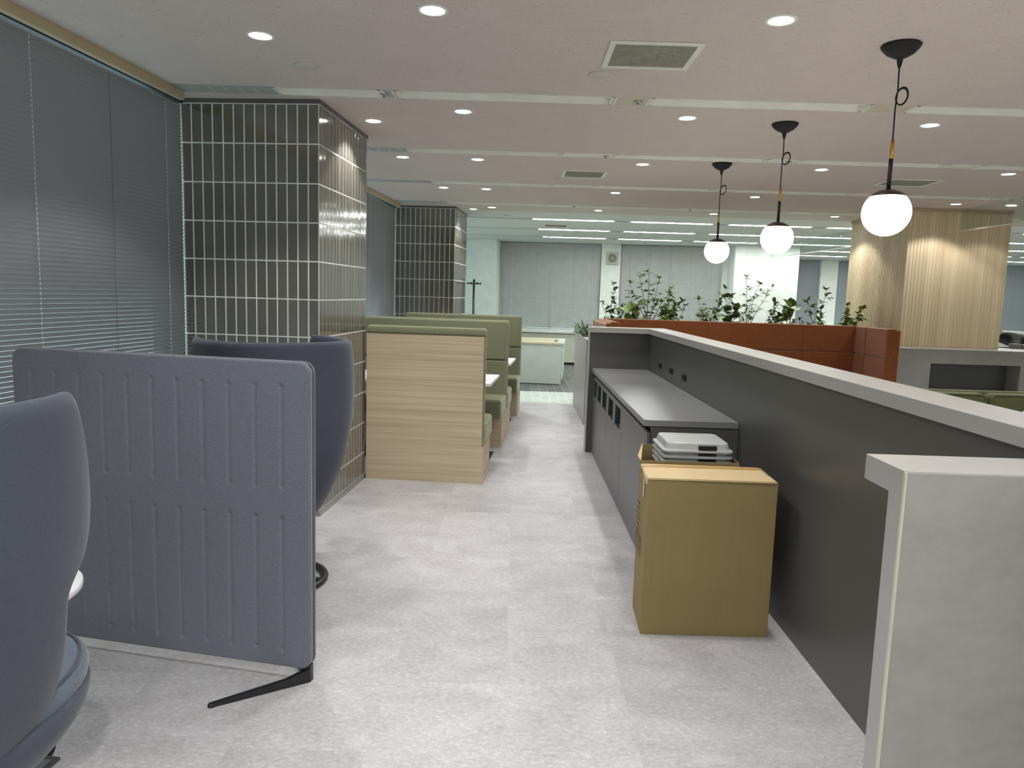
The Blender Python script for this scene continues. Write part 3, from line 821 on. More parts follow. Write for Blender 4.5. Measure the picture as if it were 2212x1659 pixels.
b.box(0.6025, 0.6037, 3.32, 3.3215, 0.33, 0.42); b.box(0.6025, 0.6037, 3.45, 3.4515, 0.33, 0.42); b.box(0.6025, 0.6037, 3.32, 3.45, 0.33, 0.3315); b.box(0.6025, 0.6037, 3.32, 3.45, 0.42, 0.4215)
b.out('printed_marks', M['ink'], t)
b = MB(); b.box(0.6025, 0.6037, 3.30, 3.32, 0.62, 0.70); b.out('side_tape', M['tapeclear'], t)
t = thing('cardboard_box', 'open brown cardboard box behind the tall one, holding grey container lids', 'box', (0.92, 3.76, 0), 'B')
b = MB(); P4 = [(0.622, 3.55), (1.105, 3.54), (1.12, 3.95), (0.70, 3.965)]
cx = sum(p[0] for p in P4)/4; cy = sum(p[1] for p in P4)/4
Pi = [(cx+(p[0]-cx)*0.985, cy+(p[1]-cy)*0.985) for p in P4]
for i in range(4):
    j = (i+1) % 4; b.prism([P4[i], P4[j], Pi[j], Pi[i]], 0.0, 0.735)
b.prism(Pi, 0.0, 0.006)
b.out('body', M['card'], t)
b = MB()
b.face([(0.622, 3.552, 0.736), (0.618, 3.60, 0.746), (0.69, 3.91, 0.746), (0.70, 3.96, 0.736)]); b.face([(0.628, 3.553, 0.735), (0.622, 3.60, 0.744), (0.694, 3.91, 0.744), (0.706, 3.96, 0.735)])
b.out('flaps', M['card_lit'], t)
b = MB(); b.box(0.6165, 0.6175, 3.552, 3.557, 0.4, 0.42); b.out('red_mark', M['inkred'], t)
LC = (0.921, 3.765)
t = thing('plastic_bin', 'grey plastic bin inside the open cardboard box, under the stacked lids', 'bin', (LC[0], LC[1], 0.007), 'B')
b = MB(); b.loft([(0.008, 0.13, 0.11, 0.03), (0.60, 0.16, 0.135, 0.03), (0.66, 0.165, 0.14, 0.03), (0.675, 0.165, 0.14, 0.03)], LC); b.out('bin_body', M['bin'], t)
for k in range(4):
    z = 0.677 + 0.0285*k
    t = thing('bin_lid', 'grey plastic lid with black latch, %s in the stack' % ['lowest', 'second lowest', 'second highest', 'topmost'][k], 'lid', (LC[0], LC[1], z), 'B', 'stacked grey bin lids')
    hx, hy = 0.177, 0.160
    b = MB()
    rings = [(z+0.001, hx-0.012, hy-0.012, 0.03), (z+0.004, hx, hy, 0.035), (z+0.013, hx, hy, 0.035), (z+0.016, hx-0.010, hy-0.010, 0.032), (z+0.018, hx-0.016, hy-0.016, 0.03),
             (z+0.027 if k < 3 else z+0.046, hx-0.022, hy-0.022, 0.03)]
    if k == 3: rings += [(z+0.050, hx-0.026, hy-0.026, 0.028), (z+0.050, hx-0.042, hy-0.046, 0.02), (z+0.047, hx-0.044, hy-0.048, 0.02)]
    b.loft(rings, LC); o = b.out('lid_shell', M['bin'], t)
    b = MB(); b.box(LC[0]+0.0, LC[0]+0.09, LC[1]-hy+0.004, LC[1]-hy+0.0205, z+0.0175, z+(0.027 if k < 3 else 0.040), 0.002, 1); b.out('latch', M['socket'], t)

# ---------------------------------------------------------------- booth benches
def bench(y_back, facing, x0, x1, label, panel=True):
    """facing=+1: seat on the +Y side of the back; y_back: outer wood face of the back"""
    t = thing('booth_bench', label, 'booth bench', ((x0+x1)/2, y_back+facing*0.25, 0), group='high-backed green booth benches')
    Y = lambda d: y_back + facing*d
    def bx(b, a, c, d0, d1, z0, z1, bev=0, seg=2):
        lo, hi = min(Y(d0), Y(d1)), max(Y(d0), Y(d1)); b.box(a, c, lo, hi, z0, z1, bev, seg)
    b = MB(); bx(b, x0, x1-0.012, 0, 0.018, 0.305, 1.18); bx(b, x0, x1, 0, 0.46, 0.0, 0.305); o = b.out('wood_base', M['oak'], t)
    b = MB(); bx(b, x0, x1-0.001, 0.0, 0.075, 1.182, 1.245, 0.018, 3); bx(b, x0, x1, 0.019, 0.075, 0.306, 1.235, 0.012, 3); o = b.out('back_shell', M['green'], t); wn(o)
    b = MB(); bx(b, x0+0.004, x1-0.008, 0.07, 0.135, 0.845, 1.238, 0.016, 3); o = b.out('upper_back_cushion', M['green'], t); wn(o)
    b = MB(); bx(b, x0+0.004, x1-0.008, 0.07, 0.135, 0.40, 0.838, 0.016, 3); o = b.out('lower_back_cushion', M['green'], t); wn(o)
    b = MB(); bx(b, x0+0.003, x1+0.004, 0.078, 0.58, 0.307, 0.485, 0.028, 4); o = b.out('seat_cushion', M['green'], t); wn(o)
    return t
XR = -0.70
bench(5.755, 1, -1.652, XR, 'nearest green booth bench showing its pale oak back panel beside the tiled column')
bench(7.685, -1, -2.46, XR, 'second green booth bench, facing the viewpoint across the first table')
bench(7.71, 1, -2.46, XR, 'third green booth bench, back to back with the second and facing away')
bench(9.63, -1, -2.22, XR, 'farthest green booth bench, facing the viewpoint across the second table')
def booth_table(y0, y1, label):
    t = thing('booth_table', label, 'table', (-1.55, (y0+y1)/2, 0))
    b = MB(); b.box(-2.42, -0.722, y0, y1, 0.712, 0.74, 0.003); b.out('tabletop', [M['tabletop']], t)
    b = MB()
    for x in (-1.02, -2.05): b.tube([(x, (y0+y1)/2, 0.01), (x, (y0+y1)/2, 0.712)], 0.03, 16)
    b.out('column', M['black'], t)
    b = MB()
    for x in (-1.02, -2.05): b.box(x-0.28, x+0.28, (y0+y1)/2-0.22, (y0+y1)/2+0.22, 0.0, 0.012, 0.004)
    b.out('foot_plate', M['black'], t)
booth_table(6.37, 7.12, 'white booth table between the nearest and second green benches')
booth_table(8.32, 9.05, 'white booth table between the third and farthest green benches')

# ---------------------------------------------------------------- coat stand
cs = (-1.64, 11.75)
t = thing('coat_stand', 'black coat stand with ball-tipped arms beside the distant tiled column', 'coat stand', (cs[0], cs[1], 0))
b = MB(); b.lathe([(0, 0), (0.17, 0), (0.17, 0.012), (0.03, 0.025), (0, 0.025)], (cs[0], cs[1], 0), 28); b.out('base', M['black'], t)
b = MB(); b.tube([(cs[0], cs[1], 0.02), (cs[0], cs[1], 1.735)], 0.019, 14); b.out('pole', M['black'], t)
for k in range(6):
    a = 2*PI*k/6 + 0.25
    p0 = Vector((cs[0], cs[1], 1.66)); p1 = p0 + Vector((math.cos(a)*0.10, math.sin(a)*0.10, 0.012))
    b = MB(); b.tube([p0, p1], 0.004, 6); b.lathe([(0, -0.018), (0.012, -0.013), (0.018, 0), (0.012, 0.013), (0, 0.018)], p1, 12); b.out('arm', M['black'], t)

# ---------------------------------------------------------------- white desk beyond the booths
t = thing('office_desk', 'pale desk with an oak top standing on the carpet beyond the booths', 'desk', (-0.9, 13.2, 0))
b = MB(); b.box(-1.66, -0.225, 12.60, 12.625, 0.015, 0.685); b.box(-0.222, -0.20, 12.60, 13.9, 0.10, 0.70); b.box(-1.68, -1.66, 12.60, 13.9, 0.0, 0.70); b.out('panels', M['desk'], t)
b = MB(); b.box(-1.66, -0.29, 12.585, 13.95, 0.69, 0.72, 0.002); b.out('desk_top', M['deskwood'], t)
b = MB(); b.box(-0.288, -0.188, 12.585, 13.95, 0.688, 0.722, 0.003); b.out('end_cap', M['desk'], t)
b = MB(); b.box(-0.37, -0.31, 12.95, 13.02, 0.721, 0.75, 0.003); b.out('cable_clip', M['steel'], t)

# ---------------------------------------------------------------- planter and plants
t = thing('stone_planter', 'long grey stone-look planter wrapping behind the rust sofa', 'planter', (2.7, 10.0, 0), 'B')
b = MB()
b.box(0.825, 0.975, 8.70, 10.40, 0.0, 0.94); b.box(0.975, 4.66, 9.66, 10.40, 0.0, 0.94)
b.box(0.825, 0.975, 8.70, 9.30, 0.94, 1.018)
for q in ((0.825, 4.66, 10.385, 10.40), (0.978, 4.66, 9.66, 9.675), (4.645, 4.66, 9.675, 10.385), (0.825, 0.840, 9.30, 10.385), (0.96, 0.975, 9.30, 9.66)): b.box(*q, 0.94, 1.018)
b.out('planter_body', M['planter'], t)
b = MB(); b.box(0.84, 0.96, 9.302, 10.385, 0.941, 1.0); b.box(0.96, 4.645, 9.676, 10.384, 0.941, 1.0); b.out('soil', M['soil'], t)

def leaf(b, p, d, up, L, W, kind='ovate'):
    d = d.normalized(); sd = d.cross(up)
    if sd.length < 1e-4: sd = Vector((1, 0, 0))
    sd.normalize(); n = sd.cross(d).normalized()
    if kind == 'round': prof = [(0, 0.05), (0.15, 0.7), (0.45, 1.0), (0.8, 0.75), (1.0, 0.05)]
    elif kind == 'lance': prof = [(0, 0.1), (0.25, 0.8), (0.5, 1.0), (0.75, 0.6), (1.0, 0.03)]
    else: prof = [(0, 0.08), (0.2, 0.85), (0.45, 1.0), (0.75, 0.65), (1.0, 0.03)]
    rowsP = []
    for tt, w in prof:
        c = p + d*(L*tt) - n*(L*0.18*tt*tt)
        rowsP.append([c - sd*(W*w/2) + n*(W*w*0.12), c, c + sd*(W*w/2) + n*(W*w*0.12)])
    b.grid(rowsP)
def rv(rr, s=1): return Vector((rr.uniform(-s, s), rr.uniform(-s, s), rr.uniform(-s, s)))
def plant(u, v, top, spread, kind, label, seed, mt='leafA', stems=3, tops=None, nbr=6, leafsize=0.07, lean=0.0, z0=1.0):
    rr = random.Random(seed)
    t = thing('potted_plant', label, 'plant', (u, v, z0), 'B', 'leafy plants in the planter behind the rust sofa')
    bs, bl = MB(), MB(); leafsize *= 1.12
    Z = Vector((0, 0, 1))
    tl = tops or [(lean + rr.uniform(-spread, spread), rr.uniform(0.75, 1.0)*(top-z0)) for _ in range(stems)]
    for dx, hh in tl:
        p = Vector((u + rr.uniform(-0.03, 0.03), v + rr.uniform(-0.05, 0.05), z0))
        end = Vector((u+dx, v + rr.uniform(-0.08, 0.08), z0+hh))
        pts = [p]
        for k in range(1, 7):
            f = k/6; q = p.lerp(end, f); q.x += math.sin(f*PI)*0.25*dx*(-1)*0.5 + rr.uniform(-0.008, 0.008); pts.append(q)
        bs.tube(pts, [0.006-0.0007*k for k in range(7)], 6)
        nb = int(nbr*1.6)
        for k in range(nb):
            f = 0.25 + 0.75*(k+rr.random()*0.6)/nb; f = min(f, 0.99); i = int(f*6); base = pts[i].lerp(pts[min(i+1, 6)], f*6-i)
            d = Vector((rr.uniform(-1, 1), rr.uniform(-1, 1), rr.uniform(0.0, 0.9))).normalized()
            bl_ = rr.uniform(0.03, 0.09)*(1.2-f*0.5); tip = base + d*bl_
            bs.tube([base, tip], 0.002, 4)
            if kind == 'whorl':
                for j in range(6):
                    a = 2*PI*j/6 + rr.random(); dd = (Vector((math.cos(a), math.sin(a), rr.uniform(-0.1, 0.6)))+d*0.4).normalized()
                    leaf(bl, tip, dd, Z, leafsize*rr.uniform(0.8, 1.15), leafsize*0.36, 'lance')
            elif kind == 'round':
                leaf(bl, tip, (d+rv(rr, 0.5)), Z + rv(rr, 0.8), leafsize*rr.uniform(0.8, 1.3), leafsize*rr.uniform(0.8, 1.2), 'round')
            else:
                for j in range(3): leaf(bl, base.lerp(tip, (j+1)/3), (d*0.5 + rv(rr, 0.8)), Z + rv(rr, 0.7), leafsize*rr.uniform(0.7, 1.1), leafsize*rr.uniform(0.45, 0.65))
        for j in range(4 if kind != 'round' else 2):
            leaf(bl, pts[-1], Vector((rr.uniform(-1, 1), rr.uniform(-1, 1), rr.uniform(0, 0.9))), Z, leafsize, leafsize*(0.4 if kind == 'whorl' else 0.55 if kind != 'round' else 1.0), 'lance' if kind == 'whorl' else 'ovate')
    for vv in bl.bm.verts: vv.co.z = max(vv.co.z, 1.03)
    bs.out('stem', M['stem'], t); bl.out('foliage', M[mt], t)
VP = 9.95
plant(1.25, VP, 1.70, 0.1, 'ovate', 'thin leafy shoot at the left end of the planter, against the narrow white pier', 11, 'leafB', tops=[(0.03, 0.69), (-0.14, 0.45), (0.02, 0.5)], nbr=4, leafsize=0.075)
plant(1.42, VP+0.30, 1.40, 0.1, 'ovate', 'short dark sprig rising just right of the leftmost shoot', 12, 'leafB', tops=[(0.05, 0.42), (-0.04, 0.33)], nbr=4, leafsize=0.06)
plant(1.57, VP-0.02, 1.52, 0.1, 'round', 'plant with big round green leaves left of the tall bush', 13, 'leafA', tops=[(-0.05, 0.52), (0.10, 0.42), (0.02, 0.34), (-0.12, 0.33)], nbr=4, leafsize=0.10)
plant(1.80, VP+0.20, 1.89, 0.3, 'whorl', 'tallest bush in the planter with clusters of narrow leaves', 14, 'leafA', tops=[(-0.03, 0.87), (-0.30, 0.72), (0.11, 0.80), (-0.16, 0.80), (0.28, 0.66)], nbr=6, leafsize=0.075)
plant(1.94, VP-0.15, 1.55, 0.15, 'ovate', 'dense bright green bushy plant at the foot of the tallest bush', 15, 'leafA', tops=[(-0.1, 0.5), (0.05, 0.58), (0.12, 0.45), (0.0, 0.4), (0.2, 0.5)], nbr=7, leafsize=0.07)
plant(2.14, VP+0.22, 1.52, 0.1, 'ovate', 'sparse curved sprig between the tallest bush and the gap', 16, 'leafB', tops=[(0.16, 0.43), (0.02, 0.35)], nbr=4, leafsize=0.07)
plant(2.47, VP-0.12, 1.54, 0.1, 'ovate', 'small yellow green plant right of the gap in the planter', 17, 'leafA', tops=[(-0.07, 0.54), (0.02, 0.40), (0.10, 0.36), (-0.02, 0.33)], nbr=5, leafsize=0.065)
plant(2.66, VP+0.24, 1.69, 0.1, 'ovate', 'arched stem plant leaning right under the farthest globe lamp', 18, 'leafB', tops=[(0.16, 0.68), (0.08, 0.52)], nbr=3, leafsize=0.075)
plant(2.82, VP-0.04, 1.58, 0.1, 'round', 'plant with round dark leaves left of the lacy white-backed bush', 19, 'leafB', tops=[(0.0, 0.57), (0.1, 0.44), (-0.05, 0.38), (0.04, 0.32)], nbr=5, leafsize=0.10)
plant(3.13, VP+0.22, 1.82, 0.2, 'whorl', 'lacy bush with pointed leaf clusters in front of the wide white column', 20, 'leafA', tops=[(-0.03, 0.82), (0.30, 0.72), (-0.22, 0.55), (0.14, 0.76), (0.07, 0.55)], nbr=6, leafsize=0.07)
plant(3.42, VP-0.14, 1.53, 0.12, 'ovate', 'bushy green plant right of the lacy bush', 21, 'leafB', tops=[(-0.04, 0.52), (0.10, 0.45), (-0.1, 0.38), (0.04, 0.36)], nbr=6, leafsize=0.07)
plant(3.66, VP+0.12, 1.49, 0.08, 'round', 'plant with one large round leaf, right half of the planter', 22, 'leafA', tops=[(0.0, 0.46), (0.06, 0.40), (-0.03, 0.36)], nbr=3, leafsize=0.125)
plant(3.84, VP+0.1, 1.32, 0.08, 'ovate', 'very low sprig between the round-leaved plant and the forked shoot', 23, 'leafB', tops=[(0.0, 0.30), (-0.08, 0.28)], nbr=4, leafsize=0.05)
plant(4.08, VP+0.18, 1.70, 0.1, 'ovate', 'forked upright shoot near the ribbed wooden column', 24, 'leafB', tops=[(0.07, 0.70), (-0.16, 0.55), (0.02, 0.38)], nbr=5, leafsize=0.075)
plant(4.37, VP-0.12, 1.53, 0.1, 'ovate', 'rightmost leafy plant, overlapping the ribbed wooden column', 25, 'leafA', tops=[(0.0, 0.50), (0.17, 0.46), (-0.06, 0.36), (0.2, 0.36)], nbr=5, leafsize=0.08)
# low dry grass along the planter
for k, (u, n) in enumerate(((1.72, 9), (2.30, 7), (2.42, 7), (3.30, 7), (4.0, 6))):
    rr = random.Random(60+k)
    t = thing('grass_tuft', 'pale dry grass tuft low in the planter, %s from the left' % ordinal(k), 'plant', (u, 9.85, 1.0), 'B', 'dry grass tufts in the planter')
    b = MB()
    for j in range(n*2): leaf(b, Vector((u+rr.uniform(-0.06, 0.06), 9.85+rr.uniform(-0.05, 0.05), 1.0)), Vector((rr.uniform(-0.3, 0.3), rr.uniform(-0.1, 0.3), 1)), Vector((0, 1, 0)), rr.uniform(0.22, 0.32), 0.012, 'lance')
    b.out('foliage', M['leafD'], t)
rr = random.Random(91)
for k, (u, v, zt) in enumerate(((0.90, 9.50, 1.16), (0.90, 9.95, 1.20))):
    t = thing('trailing_plant', ['bushy grey green plant at the near end of the planter, beside the bar end', 'spiky variegated plant at the planter corner, behind the trailing one'][k], 'plant', (u, v, 1.0), 'B')
    b = MB()
    for j in range(110 if k == 0 else 60):
        p = Vector((u - 0.01 + rr.gauss(0, 0.05), v + rr.gauss(0, 0.10), 1.0 + abs(rr.gauss(0.04, 0.05))))
        leaf(b, p, Vector((rr.gauss(-0.2, 0.8), rr.gauss(0, 0.8), rr.uniform(0.0, 1.4))), Vector((rr.uniform(-1, 1), rr.uniform(-1, 1), 1)), rr.uniform(0.05, 0.11) if k == 0 else rr.uniform(0.07, 0.18), 0.024, 'lance')
    for vv in b.bm.verts: vv.co.x = min(vv.co.x, 0.975); vv.co.z = max(vv.co.z, 1.026)
    b.out('foliage', M['leafC' if k == 0 else 'leafB'], t)
    b = MB(); b.box(u-0.055, u+0.055, v-0.19, v+0.19, 0.995, 1.025); b.out('liner', M['blackmat'], t)

# ---------------------------------------------------------------- rust sofa
t = thing('booth_sofa', 'rust orange U-shaped booth sofa with high padded back, behind the bar', 'sofa', (2.7, 9.2, 0), 'B')
def cush(name, q, bev=0.015):
    b = MB(); b.box(*q, bev, 4); return wn(b.out(name, M['orange'], t))
b = MB(); b.box(0.985, 4.45, 9.56, 9.645, 0.0, 1.235, 0.02, 3); b.box(0.985, 1.05, 8.22, 9.56, 0, 1.235, 0.02, 3); b.box(4.385, 4.45, 8.60, 9.56, 0, 1.238, 0.02, 3); wn(b.out('outer_shell', M['orange'], t))
us = [1.13, 1.52, 2.57, 3.63, 4.30]
for i in range(4):
    cush('back_cushion', (us[i]+0.001, us[i+1]-0.001, 9.42, 9.575, 0.915, 1.25)); cush('back_cushion', (us[i]+0.001, us[i+1]-0.001, 9.42, 9.575, 0.44, 0.91))
for v0, v1 in ((8.60, 9.125), (9.13, 9.418)):
    cush('side_cushion', (4.285, 4.40, v0, v1, 0.915, 1.25)); cush('side_cushion', (4.285, 4.40, v0, v1, 0.44, 0.91))
for v0, v1 in ((8.20, 8.90), (8.905, 9.418)):
    cush('side_cushion', (1.035, 1.13, v0, v1, 0.915, 1.25)); cush('side_cushion', (1.035, 1.13, v0, v1, 0.44, 0.91))
for i in range(3):
    a = 1.14 + i*1.047; cush('seat_cushion', (a, a+1.043, 8.80, 9.415, 0.22, 0.435), 0.04)

# ---------------------------------------------------------------- right stone counter
t = thing('stone_counter', 'long grey stone counter with an open niche, in front of the ribbed wooden column', 'counter', (6.2, 9.2, 0), 'B')
b = MB()
b.box(4.55, 7.9, 8.85, 9.15, 0.85, 1.012); b.box(5.965, 7.9, 9.15, 9.75, 0.98, 1.012)
b.box(4.55, 4.96, 8.85, 9.15, 0.0, 0.85); b.box(6.035, 6.45, 8.85, 9.15, 0, 0.85); b.box(4.96, 6.035, 8.85, 9.15, 0, 0.52); b.box(6.45, 7.9, 8.85, 9.15, 0, 0.85)
b.out('stone_body', M['conc2'], t)
b = MB(); b.box(4.55, 5.96, 8.842, 9.152, 1.0125, 1.024, 0.002); b.box(5.962, 7.9, 8.842, 9.76, 1.0125, 1.024, 0.002); b.out('counter_top', M['conc'], t)
b = MB(); b.box(4.96, 6.035, 9.10, 9.149, 0.521, 0.849); b.out('niche_back', M['darklam'], t)
t = thing('desk_device', 'small grey box-shaped device on the stone counter, in front of the person', 'device', (6.50, 9.50, 1.024), 'B')
b = MB(); b.box(6.33, 6.43, 9.45, 9.56, 1.0245, 1.085, 0.004); b.out('case', M['device'], t)
b = MB(); b.box(6.432, 6.60, 9.44, 9.56, 1.0245, 1.078, 0.004); b.out('display', M['device'], t)
b = MB(); b.box(6.45, 6.585, 9.436, 9.4405, 1.033, 1.072); b.out('screen', M['head'], t)
t = thing('tray', 'flat black tray on the stone counter beside the column edge', 'tray', (6.24, 9.62, 1.024), 'B')
b = MB(); b.box(6.10, 6.325, 9.55, 9.70, 1.0245, 1.036, 0.002); b.out('tray_body', M['socket'], t)

# ---------------------------------------------------------------- green lounge sofa and small table behind the bar
t = thing('lounge_sofa', 'low olive velvet sofa with piped back cushions, seen over the bar slab', 'sofa', (4.2, 6.4, 0), 'B')
b = MB(); b.box(3.25, 5.1, 6.62, 6.70, 0.10, 0.785, 0.02, 3); b.box(3.25, 5.1, 5.95, 6.62, 0.10, 0.24, 0.02, 3); wn(b.out('frame', M['greenvelvet'], t))
for a, c in ((3.27, 4.165), (4.185, 5.08)):
    b = MB(); b.box(a, c, 6.48, 6.63, 0.42, 0.775, 0.05, 4); o = wn(b.out('back_cushion', M['greenvelvet'], t))
    b = MB(); yy = 6.487
    cor = []
    for cx_, cz_, a0 in ((c-0.06, 0.72, 0), (a+0.06, 0.72, 90), (a+0.06, 0.48, 180), (c-0.06, 0.48, 270)):
        for k in range(5):
            an = math.radians(a0+22.5*k); cor.append((cx_+0.045*math.cos(an), yy, cz_+0.045*math.sin(an)))
    cor.append(cor[0]); b.tube(cor, 0.008, 8); b.out('piping', M['greenvelvet'], o)
    b = MB(); b.box(a, c, 5.95, 6.50, 0.24, 0.42, 0.04, 4); wn(b.out('seat_cushion', M['greenvelvet'], t))
b = MB()
for x, y in ((3.35, 6.0), (5.0, 6.0), (3.35, 6.65), (5.0, 6.65)): b.tube([(x, y, 0), (x, y, 0.10)], 0.018, 10)
b.out('feet', M['black'], t)
t = thing('side_table', 'pale round table top glimpsed between the bar slab and the olive sofa', 'table', (4.22, 5.70, 0), 'B')
b = MB(); b.lathe([(0, 0.70), (0.29, 0.70), (0.295, 0.705), (0.295, 0.717), (0.29, 0.72), (0, 0.72)], (4.27, 5.66, 0), 40); b.out('tabletop', M['tabletop'], t)
b = MB(); b.tube([(4.27, 5.66, 0.01), (4.27, 5.66, 0.70)], 0.025, 14); b.lathe([(0, 0), (0.2, 0), (0.2, 0.01), (0, 0.015)], (4.27, 5.66, 0), 32); b.out('pedestal', M['black'], t)

# ---------------------------------------------------------------- felt screen
A = math.radians(83)
SD = Vector((-math.sin(A), math.cos(A), 0)); SN = Vector((-SD.y, SD.x, 0))      # SN: points toward camera side
if SN.dot(Vector((0, -1, 0))) < 0: SN = -SN
S0 = Vector((-0.982, 2.639, 0))
t = thing('felt_screen', 'grey quilted felt screen with stitched vertical grooves on black angled feet', 'screen', (S0.x+SD.x*0.65, S0.y+SD.y*0.65, 0))
def felt(off, face, name):
    """rounded rectangular padded felt sheet with grooves on its outside"""
    s0, s1, z0, z1 = -0.016, 1.288, 0.055, 1.249
    cols = []; s = s0
    ss = sorted(set([round(s0 + (s1-s0)*k/330, 5) for k in range(331)])); zs = [z0 + (z1-z0)*k/240 for k in range(241)]
    gs = [0.100 + 0.1098*k for k in range(11)]
    def depth(s, z):
        d = 0.0
        for a, c in ((0.775, 1.153), (0.128, 0.648)):
            for g in gs:
                x = abs(s-g)
                if x < 0.045:
                    if a <= z <= c: q = 1.0
                    else:
                        e = (a-z) if z < a else (z-c); q = max(0.0, 1-e/0.018)
                    if q > 0: d = max(d, 0.0042*q*math.exp(-(x/0.0075)**2))
                    for zz in (a, c):
                        r2 = x*x + (z-zz)**2
                        if r2 < 0.0012: d += 0.006*math.exp(-r2/0.00006)
        return d
    rc = 0.045
    def inside(s, z):
        # pull corners in onto the rounded outline
        cs_ = min(max(s, s0+rc), s1-rc); cz_ = min(max(z, z0+rc), z1-rc)
        dx, dz = s-cs_, z-cz_
        if dx and dz:
            k = max(abs(dx), abs(dz))/math.hypot(dx, dz); return cs_+dx*k, cz_+dz*k, max(abs(dx), abs(dz))
        return s, z, max(abs(dx), abs(dz))
    b = MB(); P = []
    for z in zs:
        row = []
        for s in ss:
            s2, z2, e = inside(s, z)
            edge = min(s-s0, s1-s, z-z0, z1-z)
            rnd = 0.0
            if edge < 0.008: rnd = 0.008*(1-math.sqrt(max(0, 1-((0.008-edge)/0.008)**2)))
            q = off + face*(0.011 - depth(s, z) - rnd)
            row.append(S0 + SD*s2 + SN*q + Vector((0, 0, z2)))
        P.append(row)
    V = b.grid(P)
    # back sheet
    Pb = []
    for z in (zs[0], *zs[8:-8:16], zs[-1]):
        pass
    nz, ns = len(zs), len(ss)
    ringi = [(0, k) for k in range(ns)] + [(k, ns-1) for k in range(1, nz)] + [(nz-1, k) for k in range(ns-2, -1, -1)] + [(k, 0) for k in range(nz-2, 0, -1)]
    bv = []
    for i, k in ringi:
        s2, z2, e = inside(ss[k], zs[i]); bv.append(b.bm.verts.new(S0 + SD*s2 + SN*(off - face*0.009) + Vector((0, 0, z2))))
    n = len(ringi)
    for j in range(n):
        i0, k0 = ringi[j]; i1, k1 = ringi[(j+1) % n]
        b.bm.faces.new([V[i0][k0], V[i1][k1], bv[(j+1) % n], bv[j]]).smooth = True
    b.bm.faces.new(bv)
    bmesh.ops.recalc_face_normals(b.bm, faces=b.bm.faces)
    return b.out(name, M['felt'], t)
felt(0.0, 1, 'front_panel')
felt(-0.032, -1, 'back_panel')
b = MB()
def sbox(b, s0, s1, q0, q1, z0, z1):
    pts = [S0+SD*s0+SN*q0, S0+SD*s1+SN*q0, S0+SD*s1+SN*q1, S0+SD*s0+SN*q1]; b.prism([(p.x, p.y) for p in pts], z0, z1)
sbox(b, -0.004, 1.275, -0.0225, -0.0095, 0.07, 1.235); b.out('core_frame', M['black'], t)
for s, sg in ((0.0, 1), (1.272, -1)):
    b = MB()
    sbox(b, s-0.008 if sg > 0 else s-0.03, s+0.03 if sg > 0 else s+0.008, -0.028, -0.004, 0.0, 0.068)
    base = S0 + SD*s + SN*(-0.014)
    for e, q in (((0.255), 0.245), ((0.24), -0.26)):
        tip = S0 + SD*(s + sg*e) + SN*q
        d = (tip-base).normalized(); n_ = Vector((-d.y, d.x, 0))
        a0, a1 = 0.013, 0.010
        vs = []
        for p, w, zt in ((base, 0.014, 0.052), (base.lerp(tip, 0.25), 0.013, 0.030), (tip, 0.010, 0.014)):
            vs.append([p - n_*w, p + n_*w, p + n_*w*0.7 + Vector((0, 0, zt)), p - n_*w*0.7 + Vector((0, 0, zt))])
        V = b.grid(vs, closed=True, smooth=False)
        b.bm.faces.new(V[0]); b.bm.faces.new(list(reversed(V[-1])))
        b.lathe([(0, 0), (0.012, 0), (0.012, 0.010), (0.008, 0.014), (0, 0.015)], tip, 14)
    bmesh.ops.recalc_face_normals(b.bm, faces=b.bm.faces)
    b.out('foot', M['black'], t)

